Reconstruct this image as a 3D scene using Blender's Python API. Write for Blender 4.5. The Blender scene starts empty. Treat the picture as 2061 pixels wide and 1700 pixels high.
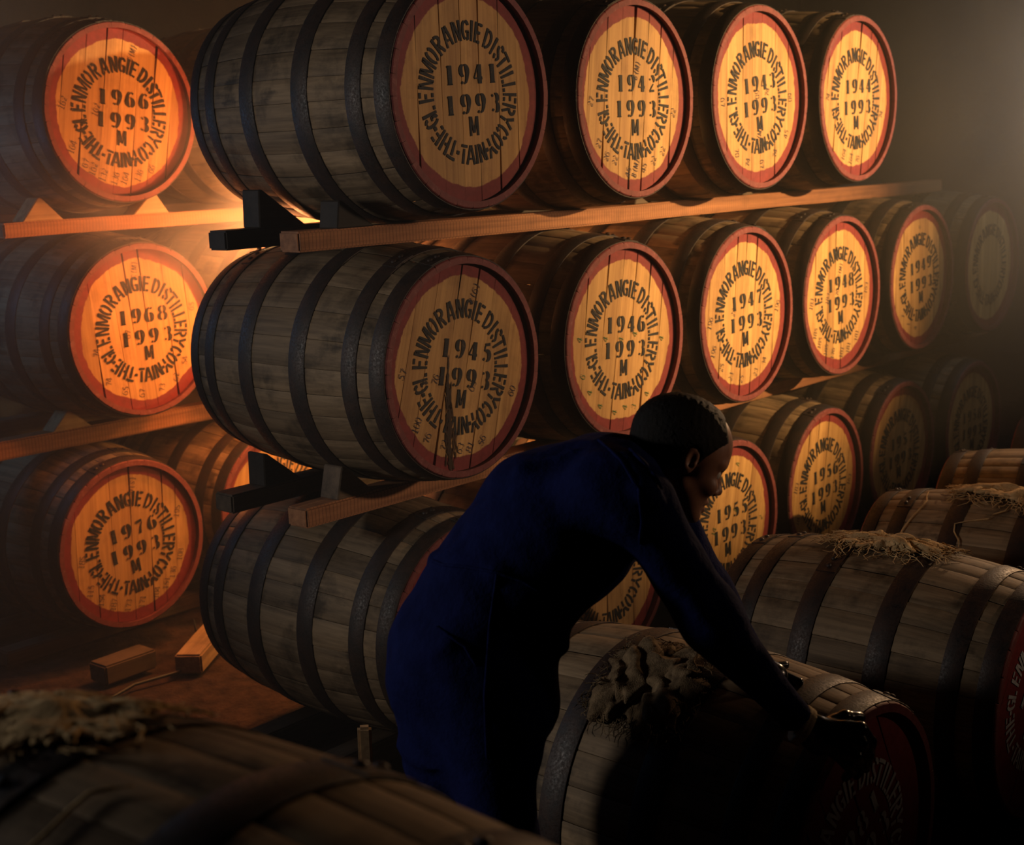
import bpy, bmesh, math, random
import numpy as np
from mathutils import Vector, Matrix

random.seed(7)
rng = np.random.default_rng(7)
S = bpy.context.scene
COL = S.collection
PI = math.pi

# ------------------------------------------------------------------ camera
IW, IH = 2061, 1700
F_PX = 2828.77
CAM = np.array([-2.669174, -2.438455, 1.622425])
PITCH, ROLL, YAW = math.radians(-10.81938), math.radians(-1.896337), math.radians(48.733957)
_fw = np.array([math.sin(YAW) * math.cos(PITCH), math.cos(YAW) * math.cos(PITCH), math.sin(PITCH)])
_r = np.cross(_fw, [0, 0, 1.0]); _r /= np.linalg.norm(_r)
_u = np.cross(_r, _fw)
RIGHT = _r * math.cos(ROLL) + _u * math.sin(ROLL)
UP = -_r * math.sin(ROLL) + _u * math.cos(ROLL)
FWD = _fw
cam = bpy.data.cameras.new('camera')
cam_o = bpy.data.objects.new('camera', cam); COL.objects.link(cam_o)
m = Matrix.Identity(4)
for i in range(3):
    m[i][0], m[i][1], m[i][2], m[i][3] = RIGHT[i], UP[i], -FWD[i], CAM[i]
cam_o.matrix_world = m
cam.sensor_fit = 'HORIZONTAL'; cam.sensor_width = 36.0
cam.lens = 36.0 * F_PX / IW
cam.clip_start = 0.02; cam.clip_end = 100
cam.dof.use_dof = True; cam.dof.focus_distance = 3.1; cam.dof.aperture_fstop = 5.2
S.camera = cam_o

def spot(px, py, depth):
    """the point of the room seen at a picture position, at a distance along the view axis"""
    return CAM + (FWD + RIGHT * (px - IW / 2) / F_PX - UP * (py - IH / 2) / F_PX) * depth

# ------------------------------------------------------------------ exposure, world, lights
vs = S.view_settings
S.display_settings.display_device = 'sRGB'
vs.view_transform = 'Standard'; vs.look = 'None'; vs.gamma = 1.0
try: vs.use_curve_mapping = False
except Exception: pass
vs.exposure = 0.0
try:
    cy = S.cycles
    cy.max_bounces = 4; cy.diffuse_bounces = 2; cy.glossy_bounces = 2
    cy.transmission_bounces = 2; cy.volume_bounces = 0; cy.transparent_max_bounces = 24
    cy.sample_clamp_indirect = 3.0
except Exception: pass
w = bpy.data.worlds.new('night'); S.world = w; w.use_nodes = True
w.node_tree.nodes['Background'].inputs[0].default_value = (0.45, 0.5, 0.7, 1)
w.node_tree.nodes['Background'].inputs[1].default_value = 0.0006

def look(o, target):
    d = Vector(target) - o.location
    o.rotation_euler = d.to_track_quat('-Z', 'Y').to_euler()

def light(name, kind, loc, target, energy, color, **kw):
    l = bpy.data.lights.new(name, kind); l.energy = energy; l.color = color
    for k, v in kw.items(): setattr(l, k, v)
    o = bpy.data.objects.new(name, l); COL.objects.link(o); o.location = loc
    if target is not None: look(o, target)
    return o

ALLEY = (0.60, 1.28, 1.43)
# warm key from the right, shaped like a theatre spot
light('key_spot', 'SPOT', (3.25, -4.3, 2.50), (1.66, 0.0, 1.54), 3300, (1.0, 0.60, 0.24), spot_size=math.radians(32), spot_blend=1.0, shadow_soft_size=0.04)
# weaker warm spill of the same side
light('key_spill', 'SPOT', (2.4, -4.8, 2.2), (0.12, 0.0, 1.55), 380, (1.0, 0.68, 0.44), spot_size=math.radians(41), spot_blend=1.0, shadow_soft_size=0.12)
# dim fill from an unseen source on the left, falling past the end of the left rack
light('fill_left', 'SPOT', (-3.4, 1.5, 1.72), (-0.4, -1.15, 1.4), 165, (1.0, 0.92, 0.82), spot_size=math.radians(70), spot_blend=1.0, shadow_soft_size=0.22)
# added bluish lamps that brighten the haze, just outside the picture, left and right
light('haze_glow_left', 'POINT', (-0.95, 2.15, 1.55), None, 7, (0.22, 0.55, 1.0), shadow_soft_size=0.25)
light('haze_glow_right', 'POINT', tuple(spot(2330, 130, 5.7)), None, 10, (0.55, 0.78, 1.0), shadow_soft_size=0.2)
# low warm side light along the aisle of floor barrels
light('side_light', 'SPOT', (4.6, -0.75, 2.15), (0.2, -1.1, 0.75), 420, (1.0, 0.58, 0.28), spot_size=math.radians(36), spot_blend=0.8, shadow_soft_size=0.05)
# added fill that brightens the barrel by the camera
light('fill_near_left', 'SPOT', (-3.0, -0.3, 2.1), (-2.0, -1.55, 1.05), 2.5, (0.92, 0.95, 1.0), spot_size=math.radians(44), spot_blend=0.8, shadow_soft_size=0.1)
# orange gelled lamp hidden in the alley behind the main rack
light('alley_lamp', 'POINT', ALLEY, None, 50, (1.0, 0.27, 0.06), shadow_soft_size=0.06)
light('alley_glow_fill', 'POINT', (0.50, 1.50, 1.47), None, 6, (1.0, 0.60, 0.24), shadow_soft_size=0.05)  # added fill that makes the left rail and the smoke glow
light('alley_lamp_low', 'POINT', (0.30, 1.16, 1.05), None, 5, (1.0, 0.30, 0.06), shadow_soft_size=0.06)
for lx, lw, lg in ((0.16, 13, 0.32), (0.86, 22, 0.42), (1.50, 14, 0.45), (2.12, 7, 0.45)):
    light('alley_shoulder_fill', 'POINT', (lx, 1.02, 1.30), None, lw, (1.0, lg, 0.10), shadow_soft_size=0.04)  # added fills that light the barrel shoulders from behind

for lx, lw in ((0.72, 9), (1.50, 10)):
    light('alley_floor_fill', 'POINT', (lx, 1.02, 0.60), None, lw, (1.0, 0.52, 0.16), shadow_soft_size=0.04)  # added fills that put orange light into the bottom-row gaps

# ------------------------------------------------------------------ helpers
def tag(o, label=None, cat=None, group=None, kind=None):
    if label: o['label'] = label
    if cat: o['category'] = cat
    if group: o['group'] = group
    if kind: o['kind'] = kind
    return o

def link(name, data, parent=None, loc=None, rot=None):
    o = bpy.data.objects.new(name, data); COL.objects.link(o)
    if parent is not None: o.parent = parent
    if loc is not None: o.location = loc
    if rot is not None: o.rotation_euler = rot
    return o

def empty(name, loc, rot=(0, 0, 0)):
    o = bpy.data.objects.new(name, None); COL.objects.link(o)
    o.empty_display_size = 0.1; o.location = loc; o.rotation_euler = rot
    return o

def mesh_from(name, verts, faces, mats, smooth=False, idx=None, recalc=True):
    me = bpy.data.meshes.new(name)
    me.from_pydata([tuple(v) for v in verts], [], [tuple(f) for f in faces])
    for mt in mats: me.materials.append(mt)
    if idx is not None: me.polygons.foreach_set('material_index', list(idx))
    if smooth: me.polygons.foreach_set('use_smooth', [True] * len(me.polygons))
    if recalc:
        bm = bmesh.new(); bm.from_mesh(me); bmesh.ops.recalc_face_normals(bm, faces=bm.faces); bm.to_mesh(me); bm.free()
    me.update()
    return me

def box_mesh(name, sx, sy, sz, mat, bevel=0.004, warp=0.0, seed=0, seg=1):
    bm = bmesh.new(); bmesh.ops.create_cube(bm, size=1.0)
    for v in bm.verts: v.co = Vector((v.co.x * sx, v.co.y * sy, v.co.z * sz))
    if seg > 1:
        ax = max(range(3), key=lambda i: (sx, sy, sz)[i])
        es = [e for e in bm.edges if abs((e.verts[0].co - e.verts[1].co)[ax]) > 0.5 * (sx, sy, sz)[ax]]
        bmesh.ops.subdivide_edges(bm, edges=es, cuts=seg - 1, use_grid_fill=True)
    if bevel: bmesh.ops.bevel(bm, geom=[e for e in bm.edges if e.is_manifold and e.calc_face_angle(0) > 0.5], offset=bevel, segments=2, affect='EDGES')
    if warp:
        r = random.Random(seed)
        ph = [r.uniform(0, 6) for _ in range(6)]
        for v in bm.verts:
            v.co.z += warp * math.sin(v.co.x * 3.1 + ph[0]) + warp * .5 * math.sin(v.co.y * 37 + v.co.x * 9 + ph[1])
            v.co.y += warp * math.sin(v.co.x * 2.3 + ph[2]) + warp * .4 * math.sin(v.co.z * 41 + v.co.x * 8 + ph[3])
    me = bpy.data.meshes.new(name); bm.to_mesh(me); bm.free(); me.materials.append(mat)
    return me

# ------------------------------------------------------------------ materials
def new_mat(name):
    mt = bpy.data.materials.new(name); mt.use_nodes = True
    nt = mt.node_tree
    return mt, nt, nt.nodes['Principled BSDF']

def N(nt, t, **kw):
    n = nt.nodes.new(t)
    for k, v in kw.items():
        if k.startswith('i_'):
            key = k[2:]; n.inputs[int(key) if key.isdigit() else key].default_value = v
        else: setattr(n, k, v)
    return n

def ramp(nt, src, stops):
    r = N(nt, 'ShaderNodeValToRGB')
    el = r.color_ramp.elements
    while len(el) < len(stops): el.new(0.5)
    for e, (p, c) in zip(el, stops):
        e.position = p; e.color = (*c, 1) if len(c) == 3 else c
    nt.links.new(src, r.inputs[0]); return r.outputs[0]

def mixc(nt, fac, a, b, mode='MIX'):
    n = N(nt, 'ShaderNodeMix', data_type='RGBA', blend_type=mode)
    for sock, v in ((n.inputs['Factor'], fac), (n.inputs[6], a), (n.inputs[7], b)):
        if hasattr(v, 'links'): nt.links.new(v, sock)
        else: sock.default_value = (*v, 1) if isinstance(v, tuple) and len(v) == 3 else v
    return n.outputs[2]

def math_n(nt, op, a, b=None, clamp=False):
    n = N(nt, 'ShaderNodeMath', operation=op, use_clamp=clamp)
    for i, v in enumerate((a, b)):
        if v is None: continue
        if hasattr(v, 'links'): nt.links.new(v, n.inputs[i])
        else: n.inputs[i].default_value = v
    return n.outputs[0]

def noise(nt, vec, scale, detail=4, rough=0.55, sc3=None):
    if sc3:
        mp = N(nt, 'ShaderNodeMapping'); mp.inputs['Scale'].default_value = sc3
        nt.links.new(vec, mp.inputs[0]); vec = mp.outputs[0]
    n = N(nt, 'ShaderNodeTexNoise'); n.inputs['Scale'].default_value = scale
    n.inputs['Detail'].default_value = detail; n.inputs['Roughness'].default_value = rough
    nt.links.new(vec, n.inputs['Vector']); return n.outputs[0]

def coords(nt):
    tc = N(nt, 'ShaderNodeTexCoord'); ge = N(nt, 'ShaderNodeNewGeometry'); oi = N(nt, 'ShaderNodeObjectInfo')
    # object coordinates shifted by a per-piece random so that no two pieces share their grain
    ad = N(nt, 'ShaderNodeVectorMath', operation='MULTIPLY_ADD')
    nt.links.new(oi.outputs['Random'], ad.inputs[0]); ad.inputs[1].default_value = (37, 53, 71)
    nt.links.new(tc.outputs['Object'], ad.inputs[2])
    return tc.outputs['Object'], ad.outputs[0], ge.outputs['Position'], oi.outputs['Random']

def bump(nt, bsdf, h, strength, dist=0.002):
    b = N(nt, 'ShaderNodeBump'); b.inputs['Strength'].default_value = strength; b.inputs['Distance'].default_value = dist
    nt.links.new(h, b.inputs['Height']); nt.links.new(b.outputs[0], bsdf.inputs['Normal'])

def wood_mat(name, dark, lite, axis, tone=0.35, stain=0.6, rough=0.7, saw=False, fine=90.0, spec=0.25):
    mt, nt, b = new_mat(name)
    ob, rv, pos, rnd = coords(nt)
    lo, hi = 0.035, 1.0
    sc = tuple(lo if i == axis else hi for i in range(3))
    g = noise(nt, rv, fine, 5, 0.65, sc)
    g2 = noise(nt, rv, fine * 0.22, 3, 0.5, sc)
    gg = math_n(nt, 'ADD', math_n(nt, 'MULTIPLY', g, 0.55), math_n(nt, 'MULTIPLY', g2, 0.45))
    c = ramp(nt, gg, [(0.34, dark), (0.66, lite)])
    # piece to piece tone
    t = math_n(nt, 'ADD', math_n(nt, 'MULTIPLY', rnd, tone), 1.0 - tone * 0.55)
    tn = N(nt, 'ShaderNodeCombineColor'); 
    for i in range(3): nt.links.new(t, tn.inputs[i])
    c = mixc(nt, 1.0, c, tn.outputs[0], 'MULTIPLY')
    # blotchy stains
    s = noise(nt, pos, 9.0, 6, 0.62)
    s = ramp(nt, s, [(0.50, (0, 0, 0)), (0.72, (1, 1, 1))])
    c = mixc(nt, math_n(nt, 'MULTIPLY', s, stain), c, tuple(x * 0.22 for x in dark))
    if axis == 1:
        s2 = noise(nt, pos, 5.5, 5, 0.6); s3 = noise(nt, rv, 40, 3, 0.6, (1, 0.12, 1))
        s2 = ramp(nt, math_n(nt, 'ADD', math_n(nt, 'MULTIPLY', s2, 0.75), math_n(nt, 'MULTIPLY', s3, 0.25)), [(0.56, (0, 0, 0)), (0.63, (1, 1, 1))])
        c = mixc(nt, math_n(nt, 'MULTIPLY', s2, 0.72), c, tuple(x * 0.16 for x in dark))
    if saw:
        wv = N(nt, 'ShaderNodeTexWave', wave_type='BANDS', bands_direction='X'); wv.inputs['Scale'].default_value = 26
        wv.inputs['Distortion'].default_value = 1.4; wv.inputs['Detail'].default_value = 1
        nt.links.new(rv, wv.inputs[0])
        ln = ramp(nt, wv.outputs[1], [(0.02, (1, 1, 1)), (0.16, (0, 0, 0))])
        c = mixc(nt, math_n(nt, 'MULTIPLY', ln, 0.55), c, tuple(x * 0.3 for x in dark))
    nt.links.new(c, b.inputs['Base Color'])
    b.inputs['Roughness'].default_value = rough
    b.inputs['Specular IOR Level'].default_value = spec
    bump(nt, b, g, 0.35, 0.0015)
    return mt

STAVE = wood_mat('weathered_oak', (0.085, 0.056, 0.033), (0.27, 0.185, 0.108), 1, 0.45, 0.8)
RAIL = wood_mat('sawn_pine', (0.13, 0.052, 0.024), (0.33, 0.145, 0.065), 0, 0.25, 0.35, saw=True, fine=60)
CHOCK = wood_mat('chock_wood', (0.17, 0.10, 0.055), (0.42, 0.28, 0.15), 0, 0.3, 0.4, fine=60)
BLACKWOOD = wood_mat('black_timber', (0.012, 0.009, 0.007), (0.035, 0.025, 0.018), 0, 0.3, 0.3, fine=50)  # near-black timber for the top rear rail and some wedges
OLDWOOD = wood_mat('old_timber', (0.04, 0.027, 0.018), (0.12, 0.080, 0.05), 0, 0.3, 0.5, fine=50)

def paint_mat(name, col, rough=0.6, wear=0.35, under=(0.22, 0.14, 0.08)):
    mt, nt, b = new_mat(name); ob, rv, pos, rnd = coords(nt)
    n = noise(nt, pos, 55, 5, 0.7); n2 = noise(nt, pos, 260, 2, 0.5)
    c = ramp(nt, n, [(0.3, tuple(x * 0.75 for x in col)), (0.7, tuple(min(1, x * 1.2) for x in col))])
    f = ramp(nt, math_n(nt, 'MULTIPLY', n, math_n(nt, 'ADD', n2, 0.45)), [(0.56, (0, 0, 0)), (0.66, (1, 1, 1))])
    c = mixc(nt, math_n(nt, 'MULTIPLY', f, wear), c, under)
    nt.links.new(c, b.inputs['Base Color']); b.inputs['Roughness'].default_value = rough
    b.inputs['Specular IOR Level'].default_value = 0.3
    bump(nt, b, n, 0.25, 0.001)
    return mt

RED = (0.165, 0.021, 0.022)
CHIME = paint_mat('red_chime_paint', (0.145, 0.031, 0.031), 0.65, 0.5, (0.22, 0.10, 0.09))
LETTER = paint_mat('black_stencil_paint', (0.013, 0.013, 0.015), 0.7, 0.35, (0.16, 0.10, 0.05))
LETTERW = paint_mat('white_stencil_paint', (0.42, 0.42, 0.44), 0.7, 0.3, (0.2, 0.03, 0.03))
INK = paint_mat('blue_black_ink', (0.02, 0.02, 0.045), 0.7, 0.1)
INKG = paint_mat('green_ink', (0.02, 0.10, 0.03), 0.7, 0.1)
STAINM = wood_mat('leak_stain', (0.018, 0.010, 0.006), (0.07, 0.03, 0.012), 2, 0.2, 0.4, rough=0.35, spec=0.5)

def head_mat(name, dark, lite, edge=0.2335, allred=False):
    mt, nt, b = new_mat(name); ob, rv, pos, rnd = coords(nt)
    g = noise(nt, rv, 130, 5, 0.65, (1, 1, 0.03)); g2 = noise(nt, rv, 26, 3, 0.5, (1, 1, 0.05))
    gg = math_n(nt, 'ADD', math_n(nt, 'MULTIPLY', g, 0.5), math_n(nt, 'MULTIPLY', g2, 0.5))
    c = ramp(nt, gg, [(0.33, dark), (0.67, lite)])
    t = math_n(nt, 'ADD', math_n(nt, 'MULTIPLY', rnd, 0.30), 0.82)
    tn = N(nt, 'ShaderNodeCombineColor')
    for i in range(3): nt.links.new(t, tn.inputs[i])
    c = mixc(nt, 1.0, c, tn.outputs[0], 'MULTIPLY')
    s = ramp(nt, noise(nt, pos, 11, 6, 0.65), [(0.52, (0, 0, 0)), (0.8, (1, 1, 1))])
    c = mixc(nt, math_n(nt, 'MULTIPLY', s, 0.45), c, tuple(x * 0.35 for x in dark))
    sp = ramp(nt, noise(nt, pos, 230, 2, 0.5), [(0.70, (0, 0, 0)), (0.78, (1, 1, 1))])
    c = mixc(nt, math_n(nt, 'MULTIPLY', sp, 0.4), c, tuple(x * 0.3 for x in dark))
    # red band painted by hand round the edge
    ln = N(nt, 'ShaderNodeSeparateXYZ'); nt.links.new(ob, ln.inputs[0])
    rr = math_n(nt, 'SQRT', math_n(nt, 'ADD', math_n(nt, 'POWER', math_n(nt, 'ABSOLUTE', ln.outputs[0]), 2.0), math_n(nt, 'POWER', math_n(nt, 'ABSOLUTE', ln.outputs[2]), 2.0)))
    wob = math_n(nt, 'ADD', math_n(nt, 'MULTIPLY', math_n(nt, 'SUBTRACT', noise(nt, pos, 7, 2, 0.5), 0.5), 0.030),
                 math_n(nt, 'MULTIPLY', math_n(nt, 'SUBTRACT', noise(nt, pos, 60, 3, 0.6), 0.5), 0.010))
    rw = math_n(nt, 'ADD', rr, wob)
    redc = ramp(nt, noise(nt, pos, 45, 5, 0.7), [(0.3, tuple(x * 0.75 for x in RED)), (0.72, tuple(x * 1.2 for x in RED))])
    mask = math_n(nt, 'MULTIPLY', math_n(nt, 'SUBTRACT', rw, edge - 0.0015), 333.0, True)
    c = mixc(nt, 1.0 if allred else mask, c, redc)
    nt.links.new(c, b.inputs['Base Color']); b.inputs['Roughness'].default_value = 0.62
    b.inputs['Specular IOR Level'].default_value = 0.25
    bump(nt, b, g, 0.25, 0.001)
    return mt

HEAD = head_mat('oak_head', (0.28, 0.14, 0.050), (0.55, 0.325, 0.122))
HEADRED = head_mat('red_painted_head', (0.2, 0.1, 0.05), (0.4, 0.2, 0.1), allred=True)

def iron_mat():
    mt, nt, b = new_mat('hoop_iron'); ob, rv, pos, rnd = coords(nt)
    n = noise(nt, pos, 26, 6, 0.7); n2 = noise(nt, pos, 190, 3, 0.6)
    c = ramp(nt, n, [(0.35, (0.012, 0.0095, 0.010)), (0.62, (0.032, 0.017, 0.013))])
    nt.links.new(c, b.inputs['Base Color'])
    r = ramp(nt, n2, [(0.3, (0.42,) * 3), (0.7, (0.75,) * 3)]); nt.links.new(r, b.inputs['Roughness'])
    b.inputs['Metallic'].default_value = 0.15; b.inputs['Specular IOR Level'].default_value = 0.35
    bump(nt, b, n2, 0.4, 0.0012); return mt
IRON = iron_mat()

def plain(name, col, rough=0.7, n_amt=0.3, scale=40, bumps=0.2, spec=0.3, metal=0.0, bd=0.002):
    mt, nt, b = new_mat(name); ob, rv, pos, rnd = coords(nt)
    n = noise(nt, pos, scale, 6, 0.65)
    c = ramp(nt, n, [(0.3, tuple(x * (1 - n_amt) for x in col)), (0.7, tuple(min(1, x * (1 + n_amt)) for x in col))])
    nt.links.new(c, b.inputs['Base Color']); b.inputs['Roughness'].default_value = rough
    b.inputs['Specular IOR Level'].default_value = spec; b.inputs['Metallic'].default_value = metal
    if bumps: bump(nt, b, n, bumps, bd)
    return mt
EARTH = plain('earth_floor', (0.036, 0.021, 0.014), 0.95, 0.55, 16, 0.9, 0.1, bd=0.02)
STONE = plain('dark_stone', (0.010, 0.011, 0.014), 0.95, 0.5, 5, 0.8, 0.1, bd=0.03)
CEIL = plain('dark_boards', (0.03, 0.028, 0.026), 0.95, 0.4, 6, 0.3, 0.1)
SKIN = plain('skin', (0.30, 0.145, 0.095), 0.42, 0.12, 70, 0.15, 0.4, bd=0.0015)
HAIRM = plain('dark_hair', (0.005, 0.0036, 0.003), 0.6, 0.5, 420, 0.6, 0.14, bd=0.003)
NAVY = plain('navy_cotton', (0.0045, 0.0075, 0.045), 0.9, 0.25, 22, 0.55, 0.04, bd=0.012)
RUBBER = plain('black_glove', (0.010, 0.010, 0.012), 0.22, 0.3, 60, 0.15, 0.6, bd=0.002)
KNIT = plain('knit_cuff', (0.42, 0.33, 0.22), 0.9, 0.25, 350, 0.6, 0.1)
EYEW = plain('eye_white', (0.6, 0.55, 0.5), 0.25, 0.05, 40, 0)
BLACKM = plain('black_rubber', (0.012, 0.012, 0.012), 0.5, 0.2, 40, 0)

def burlap_mat(name, dark, lite):
    mt, nt, b = new_mat(name); ob, rv, pos, rnd = coords(nt)
    n = noise(nt, pos, 35, 6, 0.7)
    c = ramp(nt, n, [(0.3, dark), (0.7, lite)])
    nt.links.new(c, b.inputs['Base Color']); b.inputs['Roughness'].default_value = 0.95
    b.inputs['Specular IOR Level'].default_value = 0.1
    wv = noise(nt, ob, 420, 2, 0.5); bump(nt, b, wv, 0.8, 0.003); return mt
BURLAP = burlap_mat('burlap', (0.26, 0.16, 0.075), (0.62, 0.43, 0.22))
BURLAPD = burlap_mat('dark_burlap', (0.035, 0.022, 0.013), (0.22, 0.15, 0.085))  # darker burlap for the rag on the gripped barrel

def haze_mat(name, dens, col=(1, 1, 1), aniso=0.2):
    mt = bpy.data.materials.new(name); mt.use_nodes = True; nt = mt.node_tree; nt.nodes.clear()
    out = N(nt, 'ShaderNodeOutputMaterial'); v = N(nt, 'ShaderNodeVolumeScatter')
    v.inputs['Color'].default_value = (*col, 1); v.inputs['Density'].default_value = dens
    v.inputs['Anisotropy'].default_value = aniso
    nt.links.new(v.outputs[0], out.inputs['Volume']); return mt

# ------------------------------------------------------------------ the room
def room_box(name, x0, x1, y0, y1, z0, z1, mat):
    vs_ = [(x, y, z) for x in (x0, x1) for y in (y0, y1) for z in (z0, z1)]
    fs = [(0, 1, 3, 2), (4, 6, 7, 5), (0, 4, 5, 1), (2, 3, 7, 6), (0, 2, 6, 4), (1, 5, 7, 3)]
    return tag(link(name, mesh_from(name, vs_, fs, [mat])), kind='structure')
RX0, RX1, RY0, RY1, RZ = -6.5, 8.0, -5.5, 3.6, 3.4
nx, ny = 120, 80
xs = np.linspace(RX0, RX1, nx); ys = np.linspace(RY0, RY1, ny)
fv = [(x, y, -0.012 + 0.006 * math.sin(x * 5.1 + 1.7 * math.sin(y * 3)) + 0.005 * math.sin(y * 7.3 + x * 2.1)) for x in xs for y in ys]
ff = [(i * ny + j, (i + 1) * ny + j, (i + 1) * ny + j + 1, i * ny + j + 1) for i in range(nx - 1) for j in range(ny - 1)]
tag(link('floor', mesh_from('floor', fv, ff, [EARTH], smooth=True)), kind='structure')
room_box('wall_back', RX0, RX1, RY1, RY1 + 0.3, -0.1, RZ, STONE)
room_box('wall_front', RX0, RX1, RY0 - 0.3, RY0, -0.1, RZ, STONE)
room_box('wall_left', RX0 - 0.3, RX0, RY0, RY1, -0.1, RZ, STONE)
room_box('wall_right', RX1, RX1 + 0.3, RY0, RY1, -0.1, RZ, STONE)
room_box('ceiling', RX0, RX1, RY0, RY1, RZ, RZ + 0.2, CEIL)

# ------------------------------------------------------------------ stencil lettering
def arc(cx, cy, rx, ry, a0, a1, n=9):
    return [(cx + rx * math.sin(math.radians(a)), cy + ry * math.cos(math.radians(a))) for a in np.linspace(a0, a1, n)]
LT = 0.15
def seg(*p, w=LT): return (list(p), w)
LET = {  # width, strokes; box height 1
 'T': (.50, [seg((0, .92), (.50, .92)), seg((.25, .78), (.25, 0))]),
 'H': (.52, [seg((.08, 0), (.08, 1)), seg((.44, 0), (.44, 1)), seg((.16, .5), (.30, .5), w=.14)]),
 'E': (.46, [seg((.08, 0), (.08, 1)), seg((.22, .93), (.46, .93), w=.14), seg((.22, .07), (.46, .07), w=.14), seg((.16, .52), (.40, .52), w=.14)]),
 'G': (.52, [seg(*([(.22, .92)] + arc(.24, .5, .17, .42, -35, -145, 9) + [(.22, .08)])), seg(*arc(.26, .72, .17, .2, 5, 85, 5)), seg((.44, .42), (.44, .12), (.32, .07)), seg((.28, .44), (.50, .44), w=.12)]),
 'L': (.44, [seg((.08, 0), (.08, 1)), seg((.22, .07), (.44, .07), w=.15)]),
 'N': (.56, [seg((.08, 0), (.08, 1)), seg((.48, 0), (.48, 1)), seg((.16, .95), (.40, .05), w=.13)]),
 'M': (.70, [seg((.08, 0), (.08, 1)), seg((.62, 0), (.62, 1)), seg((.15, .98), (.33, .15), w=.13), seg((.37, .15), (.55, .98), w=.10)]),
 'O': (.54, [seg(*arc(.24, .5, .17, .44, -12, -168, 11)), seg(*arc(.30, .5, .17, .44, 12, 168, 11))]),
 'R': (.54, [seg((.08, 0), (.08, 1)), seg(*([(.20, .93)] + arc(.24, .72, .20, .21, 10, 170, 8) + [(.20, .51)]), w=.15), seg((.26, .44), (.48, 0), w=.16)]),
 'A': (.58, [seg((.04, 0), (.25, 1), w=.14), seg((.33, 1), (.54, 0)), seg((.20, .30), (.36, .30), w=.11)]),
 'I': (.18, [seg((.09, 0), (.09, 1))]),
 'D': (.54, [seg((.08, 0), (.08, 1)), seg(*([(.20, .93)] + arc(.20, .5, .27, .43, 8, 172, 11) + [(.20, .07)]))]),
 'S': (.48, [seg(*arc(.24, .72, .16, .21, 80, -20, 7)), seg(*([(.09, .80)] + arc(.25, .72, .16, .21, -90, -150, 5) + [(.36, .36)] + arc(.24, .27, .17, .20, 80, 150, 4))), seg(*arc(.24, .27, .16, .2, 195, 275, 6))]),
 'Y': (.54, [seg((.04, 1), (.24, .50), w=.15), seg((.50, 1), (.31, .52), w=.13), seg((.27, .42), (.27, 0))]),
 'C': (.50, [seg(*arc(.25, .5, .17, .43, -12, -168, 11)), seg(*arc(.27, .7, .17, .23, 12, 85, 5)), seg(*arc(.27, .3, .17, .23, 95, 168, 5))]),
 '.': (.2, [seg((.1, .38), (.1, .58), w=.19)]),
 'B': (.5, [seg((.08, 0), (.08, 1)), seg(*arc(.15, .75, .25, .22, 0, 180, 7)), seg(*arc(.15, .27, .28, .25, 0, 180, 7))]),
 '(': (.25, [seg(*arc(.3, .5, .2, .6, -20, -160, 7))]),
 ')': (.25, [seg(*arc(.0, .5, .2, .6, 20, 160, 7))]),
}
def cres(pts, wmax, wmin=.06):
    wmax *= 1.28; n = len(pts); return (pts, [wmin + (wmax - wmin) * math.sin(PI * i / (n - 1)) for i in range(n)])
def _nine():
    return [cres(arc(.30, .70, .22, .29, -5, -178, 9), .22), cres(arc(.34, .62, .24, .37, 4, 105, 8) + [(.52, .3), (.44, .12), (.30, .02)], .24),
            ([(.10, .13), (.20, .05)], .15)]
def rot180(strokes, w): return [([(w - x, 1 - y) for x, y in p], wd) for p, wd in strokes]
DIG = {
 '1': (.44, [([(.24, .02), (.24, .98)], .30), ([(.06, .03), (.42, .03)], .07), ([(.05, .90), (.16, .95)], .08)]),
 '9': (.62, _nine()), '6': (.62, rot180(_nine(), .62)),
 '4': (.66, [([(.36, .98), (.02, .30)], .07), ([(.02, .28), (.30, .28)], .08), ([(.44, 0), (.44, .98)], .28), ([(.58, .36), (.60, .20)], .09)]),
 '3': (.58, [cres(arc(.26, .74, .24, .24, 8, 160, 8), .20), cres(arc(.26, .27, .26, .27, 25, 170, 8), .22), ([(.06, .84), (.16, .90)], .14), ([(.06, .16), (.16, .08)], .14)]),
 '5': (.58, [([(.12, .90), (.50, .97)], .17), ([(.13, .84), (.10, .56)], .07), cres(arc(.24, .30, .28, .30, -25, 165, 11), .23), ([(.05, .16), (.16, .07)], .15)]),
 '7': (.60, [([(.05, .88), (.55, .94)], .19), ([(.56, .82), (.40, .5), (.30, .02)], [.07, .13, .19])]),
 '8': (.60, [cres(arc(.27, .75, .20, .23, -8, -172, 7), .16), cres(arc(.33, .75, .20, .23, 8, 172, 7), .14), cres(arc(.26, .26, .24, .26, -8, -172, 7), .18), cres(arc(.34, .26, .24, .26, 8, 172, 7), .18)]),
 '2': (.58, [cres(arc(.28, .72, .23, .26, -5, 120, 8), .20), ([(.44, .50), (.10, .12)], .08), ([(.06, .06), (.52, .08)], .15), ([(.07, .74), (.13, .80)], .15)]),
 '0': (.62, [cres(arc(.28, .5, .22, .48, -8, -172, 9), .22), cres(arc(.34, .5, .22, .48, 8, 172, 9), .22)]),
}
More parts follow.
